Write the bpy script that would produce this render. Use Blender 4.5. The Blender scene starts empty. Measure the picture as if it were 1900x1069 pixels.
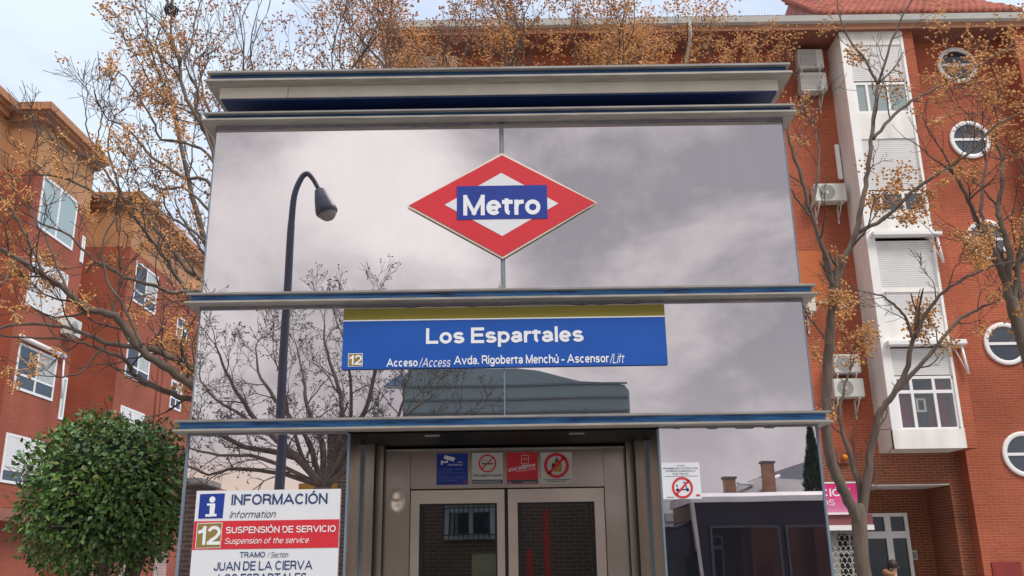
import bpy, bmesh, math, random
from mathutils import Vector, Matrix, noise
random.seed(7)
S = bpy.context.scene
COL = S.collection
# ------------------------------------------------------------------ camera
FOC, PITCH, ROLL = 1690.0, math.radians(16.75), math.radians(0.85)
EYE = Vector((0, 0, 1.65))
FW = Vector((0, math.cos(PITCH), math.sin(PITCH)))
U0 = Vector((0, -math.sin(PITCH), math.cos(PITCH)))
RT = Vector((1, 0, 0)) * math.cos(ROLL) - U0 * math.sin(ROLL)
UP = U0 * math.cos(ROLL) + Vector((1, 0, 0)) * math.sin(ROLL)
cd = bpy.data.cameras.new('camera'); cam = bpy.data.objects.new('camera', cd); COL.objects.link(cam)
cd.sensor_width = 36; cd.lens = 36 * FOC / 1900; cd.clip_start = .05; cd.clip_end = 2000
m = Matrix((RT, UP, -FW)).transposed().to_4x4(); m.translation = EYE
cam.matrix_world = m
S.camera = cam

def ray(px, py): return FW + RT * ((px - 950) / FOC) + UP * ((534.5 - py) / FOC)
def P(px, py, Y):                       # survey: point on the plane y = Y
    d = ray(px, py); return EYE + d * (Y / d.y)
def PX(px, py, X):                      # point on the plane x = X
    d = ray(px, py); return EYE + d * (X / d.x)
def V(px, py, Yv, mirror=6.0):          # where the thing seen in the mirror glass really stands, across the street
    p = P(px, py, Yv); return Vector((p.x, 2 * mirror - p.y, p.z))

# ------------------------------------------------------------------ world, sun, exposure
def nd(nt, typ, **kw):
    n = nt.nodes.new(typ)
    for k, v in kw.items(): setattr(n, k, v)
    return n
SUN_EL, SUN_AZ = math.radians(50), math.radians(138)     # azimuth clockwise from +Y
W = bpy.data.worlds.new("World"); S.world = W; W.use_nodes = True
nt = W.node_tree; nt.nodes.clear(); L = nt.links.new
out = nd(nt, 'ShaderNodeOutputWorld'); bg = nd(nt, 'ShaderNodeBackground'); bg.inputs[1].default_value = 0.1
sky = nd(nt, 'ShaderNodeTexSky', sky_type='NISHITA', sun_disc=False, sun_elevation=SUN_EL, sun_rotation=SUN_AZ)
tc = nd(nt, 'ShaderNodeTexCoord'); sep = nd(nt, 'ShaderNodeSeparateXYZ'); L(tc.outputs['Generated'], sep.inputs[0])
def mth(op, a, b=None, clamp=False):
    n = nd(nt, 'ShaderNodeMath', operation=op, use_clamp=clamp)
    for i, v in enumerate((a, b)):
        if v is None: continue
        if isinstance(v, (int, float)): n.inputs[i].default_value = v
        else: L(v, n.inputs[i])
    return n.outputs[0]
def mapr(v, a, b, c, d, smooth=True):
    n = nd(nt, 'ShaderNodeMapRange', interpolation_type='SMOOTHSTEP' if smooth else 'LINEAR')
    L(v, n.inputs[0])
    for i, q in enumerate((a, b, c, d)): n.inputs[i + 1].default_value = q
    return n.outputs[0]
def mixc(f, a, b, bt='MIX'):
    n = nd(nt, 'ShaderNodeMix', data_type='RGBA', blend_type=bt)
    if isinstance(f, (int, float)): n.inputs[0].default_value = f
    else: L(f, n.inputs[0])
    for i, v in ((6, a), (7, b)):
        if isinstance(v, tuple): n.inputs[i].default_value = (*v, 1)
        else: L(v, n.inputs[i])
    return n.outputs[2]
mp = nd(nt, 'ShaderNodeMapping'); mp.inputs['Scale'].default_value = (1, 1, 1.5); mp.inputs['Location'].default_value = (0.31, 0.2, 0.12)
L(tc.outputs['Generated'], mp.inputs[0])
nz = nd(nt, 'ShaderNodeTexNoise'); nz.inputs['Scale'].default_value = 4.6; nz.inputs['Detail'].default_value = 6; nz.inputs['Roughness'].default_value = .56; nz.inputs['Distortion'].default_value = .25
L(mp.outputs[0], nz.inputs[0])
cl = mapr(nz.outputs[0], .30, .70, 0, 1)
# the side of the sky the glass looks at: broken grey cloud, brighter to the left
xs = mth('ADD', sep.outputs[0], mth('MULTIPLY', mth('SUBTRACT', sep.outputs[2], .38), .46))
gap = mth('MULTIPLY', mapr(xs, -.27, -.15, 0, 1), mapr(xs, -.12, .04, 1, 0))            # a brighter rift in the cloud
base = mapr(sep.outputs[0], -.1, .16, .36, .26)
clb = mth('ADD', mth('ADD', base, mth('MULTIPLY', gap, .36)), mth('MULTIPLY', mth('SUBTRACT', cl, .5), .78), True)
back = mixc(clb, (3.95, 3.9, 4.3), (10.5, 10.2, 10.1))
low = mapr(sep.outputs[2], .05, .24, 1, 0)
back = mixc(mth('MULTIPLY', low, .55), back, (6.9, 6.6, 6.9))
# warm break in the cloud low in the west
gl = mth('MULTIPLY', mapr(sep.outputs[2], .02, .13, 1, 0), mapr(sep.outputs[0], -.34, -.1, 1, 0))
gl = mth('MULTIPLY', gl, mapr(sep.outputs[1], -.7, -.4, 1, 0))
back = mixc(gl, back, (12, 8.2, 4.8))
front = mixc(cl, (6.9, 8.1, 10.6), (9.4, 10.6, 11.8))
front = mixc(.12, front, sky.outputs[0])
isfront = mapr(sep.outputs[1], -.35, .3, 0, 1)
col = mixc(isfront, back, front)
zen = mapr(sep.outputs[2], .58, .86, 1, 2.6)
vm = nd(nt, 'ShaderNodeVectorMath', operation='SCALE'); L(col, vm.inputs[0]); L(zen, vm.inputs['Scale'])
L(vm.outputs[0], bg.inputs[0]); L(bg.outputs[0], out.inputs[0])

sd = bpy.data.lights.new('sun', 'SUN'); so = bpy.data.objects.new('sun', sd); COL.objects.link(so)
sd.energy = 2.6; sd.angle = math.radians(20); sd.color = (1, .93, .84)
dirv = Vector((math.sin(SUN_AZ) * math.cos(SUN_EL), math.cos(SUN_AZ) * math.cos(SUN_EL), math.sin(SUN_EL)))
so.rotation_euler = dirv.to_track_quat('Z', 'Y').to_euler()
S.view_settings.view_transform = 'Standard'; S.view_settings.look = 'None'; S.view_settings.exposure = 0.0; S.view_settings.gamma = 1

# ------------------------------------------------------------------ materials
def lin(r, g, b):
    f = lambda c: (c / 255 / 12.92) if c / 255 <= .04045 else ((c / 255 + .055) / 1.055) ** 2.4
    return (f(r), f(g), f(b))
MATS = {}
def mat(name, col, rough=.6, metal=0, var=.12, scale=3, bump=0, bscale=40, spec=.5, island=0, stretch=None):
    if name in MATS: return MATS[name]
    M = bpy.data.materials.new(name); MATS[name] = M; M.use_nodes = True
    t = M.node_tree; b = t.nodes['Principled BSDF']
    b.inputs['Roughness'].default_value = rough; b.inputs['Metallic'].default_value = metal
    b.inputs['Specular IOR Level'].default_value = spec
    c = t.nodes.new('ShaderNodeTexCoord'); src = c.outputs['Object']
    if stretch:
        mpn = t.nodes.new('ShaderNodeMapping'); mpn.inputs['Scale'].default_value = stretch; t.links.new(src, mpn.inputs[0]); src = mpn.outputs[0]
    n = t.nodes.new('ShaderNodeTexNoise'); n.inputs['Scale'].default_value = scale; n.inputs['Detail'].default_value = 6
    t.links.new(src, n.inputs[0])
    r = t.nodes.new('ShaderNodeMapRange'); r.inputs[1].default_value = .3; r.inputs[2].default_value = .7; r.inputs[3].default_value = 1 - var; r.inputs[4].default_value = 1 + var
    t.links.new(n.outputs[0], r.inputs[0]); val = r.outputs[0]
    if island:
        g = t.nodes.new('ShaderNodeNewGeometry'); r2 = t.nodes.new('ShaderNodeMapRange')
        r2.inputs[3].default_value = 1 - island; r2.inputs[4].default_value = 1 + island
        t.links.new(g.outputs['Random Per Island'], r2.inputs[0])
        mu = t.nodes.new('ShaderNodeMath'); mu.operation = 'MULTIPLY'; t.links.new(val, mu.inputs[0]); t.links.new(r2.outputs[0], mu.inputs[1]); val = mu.outputs[0]
    v = t.nodes.new('ShaderNodeVectorMath'); v.operation = 'SCALE'; v.inputs[0].default_value = col
    t.links.new(val, v.inputs['Scale']); t.links.new(v.outputs[0], b.inputs['Base Color'])
    if bump:
        n2 = t.nodes.new('ShaderNodeTexNoise'); n2.inputs['Scale'].default_value = bscale; n2.inputs['Detail'].default_value = 4; t.links.new(src, n2.inputs[0])
        bp = t.nodes.new('ShaderNodeBump'); bp.inputs['Strength'].default_value = bump; bp.inputs['Distance'].default_value = .02
        t.links.new(n2.outputs[0], bp.inputs['Height']); t.links.new(bp.outputs[0], b.inputs['Normal'])
    return M
def brick(name, c1, c2, mortar, bw=.25, rh=.065, ms=.012, rough=.85, big=.15):
    M = bpy.data.materials.new(name); MATS[name] = M; M.use_nodes = True
    t = M.node_tree; b = t.nodes['Principled BSDF']; b.inputs['Roughness'].default_value = rough; b.inputs['Specular IOR Level'].default_value = .25
    c = t.nodes.new('ShaderNodeNewGeometry'); sp = t.nodes.new('ShaderNodeSeparateXYZ'); t.links.new(c.outputs['Position'], sp.inputs[0])
    a = t.nodes.new('ShaderNodeMath'); t.links.new(sp.outputs[0], a.inputs[0]); t.links.new(sp.outputs[1], a.inputs[1])
    cm = t.nodes.new('ShaderNodeCombineXYZ'); t.links.new(a.outputs[0], cm.inputs[0]); t.links.new(sp.outputs[2], cm.inputs[1])
    br = t.nodes.new('ShaderNodeTexBrick'); t.links.new(cm.outputs[0], br.inputs[0])
    br.inputs['Color1'].default_value = (*c1, 1); br.inputs['Color2'].default_value = (*c2, 1); br.inputs['Mortar'].default_value = (*mortar, 1)
    br.inputs['Scale'].default_value = 1; br.inputs['Mortar Size'].default_value = ms; br.inputs['Brick Width'].default_value = bw; br.inputs['Row Height'].default_value = rh
    br.inputs['Mortar Smooth'].default_value = .2
    n = t.nodes.new('ShaderNodeTexNoise'); n.inputs['Scale'].default_value = .6; n.inputs['Detail'].default_value = 7; t.links.new(c.outputs['Position'], n.inputs[0])
    r = t.nodes.new('ShaderNodeMapRange'); r.inputs[1].default_value = .3; r.inputs[2].default_value = .7; r.inputs[3].default_value = 1 - big; r.inputs[4].default_value = 1 + big
    t.links.new(n.outputs[0], r.inputs[0])
    v = t.nodes.new('ShaderNodeVectorMath'); v.operation = 'SCALE'; t.links.new(br.outputs[0], v.inputs[0]); t.links.new(r.outputs[0], v.inputs['Scale'])
    t.links.new(v.outputs[0], b.inputs['Base Color'])
    bp = t.nodes.new('ShaderNodeBump'); bp.inputs['Strength'].default_value = .5; bp.inputs['Distance'].default_value = .012; bp.invert = True
    t.links.new(br.outputs['Fac'], bp.inputs['Height']); t.links.new(bp.outputs[0], b.inputs['Normal'])
    return M
def glassy(name, tint, base, refl, rough=.01, transp=0, wave=0, wscale=1.5, dust=0):
    """coated glass: mirror reflection over a dark body, optionally letting some light through"""
    M = bpy.data.materials.new(name); MATS[name] = M; M.use_nodes = True
    t = M.node_tree; t.nodes.clear()
    o = t.nodes.new('ShaderNodeOutputMaterial'); g = t.nodes.new('ShaderNodeBsdfGlossy'); g.inputs['Color'].default_value = (*tint, 1); g.inputs['Roughness'].default_value = rough
    d = t.nodes.new('ShaderNodeBsdfDiffuse'); d.inputs[0].default_value = (*base, 1)
    src = d.outputs[0]
    if transp:
        tr = t.nodes.new('ShaderNodeBsdfTransparent'); mx0 = t.nodes.new('ShaderNodeMixShader'); mx0.inputs[0].default_value = transp
        t.links.new(d.outputs[0], mx0.inputs[1]); t.links.new(tr.outputs[0], mx0.inputs[2]); src = mx0.outputs[0]
    mx = t.nodes.new('ShaderNodeMixShader'); mx.inputs[0].default_value = refl
    t.links.new(src, mx.inputs[1]); t.links.new(g.outputs[0], mx.inputs[2]); t.links.new(mx.outputs[0], o.inputs[0])
    if dust:                              # rain streaks and dust film
        c = t.nodes.new('ShaderNodeTexCoord'); mpn = t.nodes.new('ShaderNodeMapping'); mpn.inputs['Scale'].default_value = (2.2, 2.2, .8); t.links.new(c.outputs['Object'], mpn.inputs[0])
        n = t.nodes.new('ShaderNodeTexNoise'); n.inputs['Scale'].default_value = 2.4; n.inputs['Detail'].default_value = 8; n.inputs['Roughness'].default_value = .65; t.links.new(mpn.outputs[0], n.inputs[0])
        r = t.nodes.new('ShaderNodeMapRange'); r.inputs[1].default_value = .42; r.inputs[2].default_value = .78; r.inputs[3].default_value = refl; r.inputs[4].default_value = refl - dust
        t.links.new(n.outputs[0], r.inputs[0]); t.links.new(r.outputs[0], mx.inputs[0])
    if wave:
        c = t.nodes.new('ShaderNodeTexCoord'); n = t.nodes.new('ShaderNodeTexNoise'); n.inputs['Scale'].default_value = wscale; n.inputs['Detail'].default_value = 1
        t.links.new(c.outputs['Object'], n.inputs[0]); bp = t.nodes.new('ShaderNodeBump'); bp.inputs['Strength'].default_value = 1; bp.inputs['Distance'].default_value = wave
        t.links.new(n.outputs[0], bp.inputs['Height']); t.links.new(bp.outputs[0], g.inputs['Normal'])
    return M
def webpaint(name, k=1):
    """blue paint rubbed through to grey and rust in streaks"""
    M = bpy.data.materials.new(name); MATS[name] = M; M.use_nodes = True
    t = M.node_tree; b = t.nodes['Principled BSDF']; b.inputs['Roughness'].default_value = .32
    c = t.nodes.new('ShaderNodeTexCoord'); mpn = t.nodes.new('ShaderNodeMapping'); mpn.inputs['Scale'].default_value = (1, 1, 14); t.links.new(c.outputs['Object'], mpn.inputs[0])
    n = t.nodes.new('ShaderNodeTexNoise'); n.inputs['Scale'].default_value = 3.2; n.inputs['Detail'].default_value = 8; n.inputs['Roughness'].default_value = .62; t.links.new(mpn.outputs[0], n.inputs[0])
    r = t.nodes.new('ShaderNodeValToRGB'); e = r.color_ramp.elements
    e[0].position = .33; e[0].color = (.03, .03, .035, 1); e[1].position = .40; e[1].color = (.018, .07, .22, 1)
    for pos, cc in ((.48, (.035, .20, .54)), (.60, (.07, .31, .70)), (.645, (.25, .23, .15)), (.70, (.08, .28, .58))):
        q = e.new(pos); q.color = (*[c_ * k for c_ in cc], 1)
    t.links.new(n.outputs[0], r.inputs[0]); t.links.new(r.outputs[0], b.inputs['Base Color'])
    return M

MIRROR = glassy('mirror_glass', (.84, .785, .80), (.11, .105, .105), .94, .008, wave=.0010, wscale=1.1, dust=.045)
DOORGL = glassy('door_glass', (.78, .8, .76), (.012, .014, .014), .30, .015, wave=.001)
PANE = glassy('window_glass', (.7, .78, .85), (.028, .033, .045), .15, .03)
PALEPANE = glassy('curtained_glass', (.8, .9, .9), (.30, .37, .37), .25, .05)
DARKPANE = glassy('shaded_glass', (.6, .65, .7), (.012, .014, .018), .07, .02)
CLEAR = glassy('clear_glass', (.8, .85, .9), (.02, .02, .02), .14, .01, transp=.85)
ALU = mat('aged_aluminium', (.36, .335, .30), .45, .15, .2, 5, .05, 60, stretch=(1, 6, 6))
ALUD = mat('aged_aluminium_grey', (.29, .275, .27), .5, .1, .22, 4, .05, 60, stretch=(1, 6, 6))
FASCIA = mat('cream_fascia', (.76, .72, .61), .5, 0, .12, 3)
NAVY = mat('navy_soffit', (.008, .028, .12), .35)
WEB = webpaint('worn_blue_paint', .8); WEBD = webpaint('dark_blue_paint', .3)  # second one: darker copy of the worn blue for the two upper beams
SEAL = mat('grey_sealant', (.20, .20, .23), .7, 0, .2, 12, .3)
STEEL = mat('brushed_steel', (.86, .76, .665), .23, 1, .12, 2.2, .010, 4, stretch=(1, 1, .5))
STEELD = mat('door_steel', (.80, .70, .60), .33, 1, .12, 2.2, .02, 5)
BLACK = mat('black_rubber', (.012, .012, .014), .5)
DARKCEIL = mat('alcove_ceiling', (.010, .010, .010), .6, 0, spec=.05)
BEAD = mat('blue_grey_bead', (.16, .22, .29), .4)
WHITE = mat('white_vinyl', (.72, .75, .80), .45, 0, .03)
WHITEL = mat('white_letters', (.80, .83, .88), .45, 0, .03)
RED = mat('red_vinyl', (.62, .03, .045), .4, 0, .06)
BLUE = mat('blue_vinyl', (.012, .04, .30), .4, 0, .06)
SBLUE = mat('sign_blue', (.006, .085, .42), .38, 0, .05)
OLIVE = mat('olive_vinyl', (.25, .205, .02), .4, 0, .05)
GOLD = mat('line_badge_gold', (.26, .19, .05), .45, 0, .05)
INK = mat('navy_ink', (.02, .05, .17), .5)
GREY_INK = mat('grey_ink', (.06, .07, .11), .5)
BLK_INK = mat('black_ink', (.02, .02, .02), .5)
PINK = mat('pink_panel', (.72, .02, .19), .4, 0, .06)
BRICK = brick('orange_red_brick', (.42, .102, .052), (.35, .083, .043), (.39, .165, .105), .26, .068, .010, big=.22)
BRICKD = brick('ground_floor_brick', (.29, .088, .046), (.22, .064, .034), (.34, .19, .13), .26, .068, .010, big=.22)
BRICKL = brick('dark_red_brick', (.36, .082, .047), (.30, .068, .040), (.31, .12, .08), .26, .07, .014)
BRICKB = brick('brown_brick', (.13, .075, .055), (.10, .058, .043), (.19, .15, .125), .26, .085, .014)
ORANGE = mat('orange_render', (.52, .20, .075), .85, 0, .08, .8)
OCHRE = mat('ochre_render', (.43, .22, .105), .85, 0, .1, .7, .1)
CORN = mat('cornice_stone', (.42, .20, .10), .8, 0, .1)
PVC = mat('white_pvc', (.82, .83, .84), .4, 0, .04)
STUCCO = mat('white_stucco', (.77, .77, .75), .8, 0, .16, 1.8, .1, stretch=(1, 1, .25))
SHUT = mat('shutter_slats', (.74, .75, .76), .5, 0, .04)
SOFF = mat('brown_soffit', (.24, .095, .065), .8, 0, .08)
GUT = mat('pale_gutter', (.50, .51, .49), .5, 0, .08)
TILE = mat('terracotta_tile', (.38, .115, .08), .8, 0, .3, 3, .2, 20)
TILED = mat('dark_tile', (.10, .07, .06), .85, 0, .2, 3)
CURT = mat('red_curtain', (.35, .04, .05), .8, 0, .1)
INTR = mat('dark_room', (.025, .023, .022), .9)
ACW = mat('ac_casing', (.62, .62, .59), .5, 0, .1, 2)
ACG = mat('ac_grille', (.22, .23, .23), .5)
LEAFY = mat('yellowing_leaf', (.17, .19, .03), .45, 0, .3, 2, island=.4)
BARK = mat('grey_bark', (.135, .105, .085), .9, 0, .3, 9, .6, 30, stretch=(1, 1, .3))
TWIG = mat('twig_bark', (.085, .065, .058), .9, 0, .25, 8)
BERRY = mat('amber_berries', (.60, .30, .095), .6, 0, .2, 2, island=.4)
BERRYP = mat('backlit_berries', (.42, .20, .11), .7, 0, .2, 2, island=.4)  # darker, pinker berries: backlight against the sky put into the colour
LEAF = mat('glossy_leaf', (.080, .168, .034), .36, 0, .3, 2, island=.55)
PAVE = mat('paving', (.28, .26, .24), .85, 0, .15, 2, .2)
ROADM = mat('asphalt', (.05, .05, .052), .9, 0, .2, 4, .3)
KERBM = mat('kerb_stone', (.36, .35, .33), .85)

# ------------------------------------------------------------------ mesh helpers
class MB:
    def __init__(s): s.v = []; s.f = []; s.mi = []; s.mats = []; s.sm = []
    def idx(s, m):
        if m not in s.mats: s.mats.append(m)
        return s.mats.index(m)
    def add(s, vs, fs, m, smooth=False):
        o = len(s.v); s.v += [tuple(q) for q in vs]; k = s.idx(m)
        for f in fs: s.f.append([o + i for i in f]); s.mi.append(k); s.sm.append(smooth)
        return s
    def box(s, x0, x1, y0, y1, z0, z1, m):
        if x0 > x1: x0, x1 = x1, x0
        if y0 > y1: y0, y1 = y1, y0
        if z0 > z1: z0, z1 = z1, z0
        vs = [(x, y, z) for x in (x0, x1) for y in (y0, y1) for z in (z0, z1)]
        return s.add(vs, [(0, 1, 3, 2), (4, 6, 7, 5), (0, 4, 5, 1), (2, 3, 7, 6), (0, 2, 6, 4), (1, 5, 7, 3)], m)
    def rbox(s, x0, x1, y0, y1, z0, z1, m, r=.01):      # box with bevelled edges
        b = bmesh.new(); bmesh.ops.create_cube(b, size=1)
        for v in b.verts: v.co = Vector(((x0 + x1) / 2 + v.co.x * (x1 - x0), (y0 + y1) / 2 + v.co.y * (y1 - y0), (z0 + z1) / 2 + v.co.z * (z1 - z0)))
        bmesh.ops.bevel(b, geom=b.edges[:], offset=r, segments=2, affect='EDGES')
        b.verts.index_update(); s.add([v.co for v in b.verts], [[v.index for v in f.verts] for f in b.faces], m); b.free(); return s
    def prism(s, poly, y0, y1, m):                       # polygon in x,z swept along y
        n = len(poly); vs = [(x, y0, z) for x, z in poly] + [(x, y1, z) for x, z in poly]
        return s.add(vs, [list(range(n)), list(range(2 * n - 1, n - 1, -1))] + [(i, i + n, (i + 1) % n + n, (i + 1) % n) for i in range(n)], m)
    def prismx(s, poly, x0, x1, m):                      # polygon in y,z swept along x
        n = len(poly); vs = [(x0, y, z) for y, z in poly] + [(x1, y, z) for y, z in poly]
        return s.add(vs, [list(range(n)), list(range(2 * n - 1, n - 1, -1))] + [(i, (i + 1) % n, (i + 1) % n + n, i + n) for i in range(n)], m)
    def tube(s, pts, rad, m, n=6, cap=True, smooth=True):
        pts = [Vector(q) for q in pts]; N = len(pts)
        if not isinstance(rad, (list, tuple)): rad = [rad] * N
        d0 = (pts[1] - pts[0]).normalized(); a = d0.orthogonal().normalized(); vs = []
        for i, q in enumerate(pts):
            d = (pts[min(i + 1, N - 1)] - pts[max(i - 1, 0)])
            d = d.normalized() if d.length > 1e-9 else d0
            a = (a - d * a.dot(d)); a = a.normalized() if a.length > 1e-6 else d.orthogonal().normalized()
            b = d.cross(a)
            for k in range(n):
                t = 2 * math.pi * k / n; vs.append(q + (a * math.cos(t) + b * math.sin(t)) * rad[i])
        fs = [(i * n + k, i * n + (k + 1) % n, (i + 1) * n + (k + 1) % n, (i + 1) * n + k) for i in range(N - 1) for k in range(n)]
        if cap: fs += [list(range(n - 1, -1, -1)), list(range((N - 1) * n, N * n))]
        return s.add(vs, fs, m, smooth)
    def lathe(s, prof, m, n=24, centre=(0, 0, 0), axis='z'):   # prof: (r, h)
        vs = []
        for r, h in prof:
            for k in range(n):
                t = 2 * math.pi * k / n; c, q = r * math.cos(t), r * math.sin(t)
                vs.append(Vector(centre) + (Vector((c, q, h)) if axis == 'z' else Vector((c, h, q)) if axis == 'y' else Vector((h, c, q))))
        fs = [(i * n + k, i * n + (k + 1) % n, (i + 1) * n + (k + 1) % n, (i + 1) * n + k) for i in range(len(prof) - 1) for k in range(n)]
        return s.add(vs, fs, m, True)
    def build(s, name, parent=None):
        me = bpy.data.meshes.new(name); me.from_pydata(s.v, [], s.f)
        for q in s.mats: me.materials.append(q)
        me.polygons.foreach_set('material_index', s.mi); me.polygons.foreach_set('use_smooth', s.sm)
        bm = bmesh.new(); bm.from_mesh(me); bmesh.ops.recalc_face_normals(bm, faces=bm.faces[:]) if len(s.f) < 20000 else None
        bm.to_mesh(me); bm.free(); me.update()
        o = bpy.data.objects.new(name, me); COL.objects.link(o)
        if parent:
            o.parent = parent
            o.matrix_parent_inverse = Matrix.Translation(parent.location).inverted() if parent.parent is None else parent_world(parent).inverted()
        return o
def parent_world(o):
    w = Matrix.Translation(o.location)
    if o.parent: w = parent_world(o.parent) @ o.matrix_parent_inverse @ w
    return w
def tag(o, label, cat, group=None, kind=None):
    if label: o['label'] = label
    if cat: o['category'] = cat
    if group: o['group'] = group
    if kind: o['kind'] = kind
    return o
def thing(name, label, cat, loc, group=None):
    o = bpy.data.objects.new(name, None); COL.objects.link(o); o.location = loc; o.empty_display_size = .2
    return tag(o, label, cat, group)
def structure(name, mb): o = mb.build(name); o['kind'] = 'structure'; return o
def copy_tree(o, parent=None):
    c = o.copy(); COL.objects.link(c); c.parent = parent
    for ch in [q for q in o.children]: copy_tree(ch, c)
    return c

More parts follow.
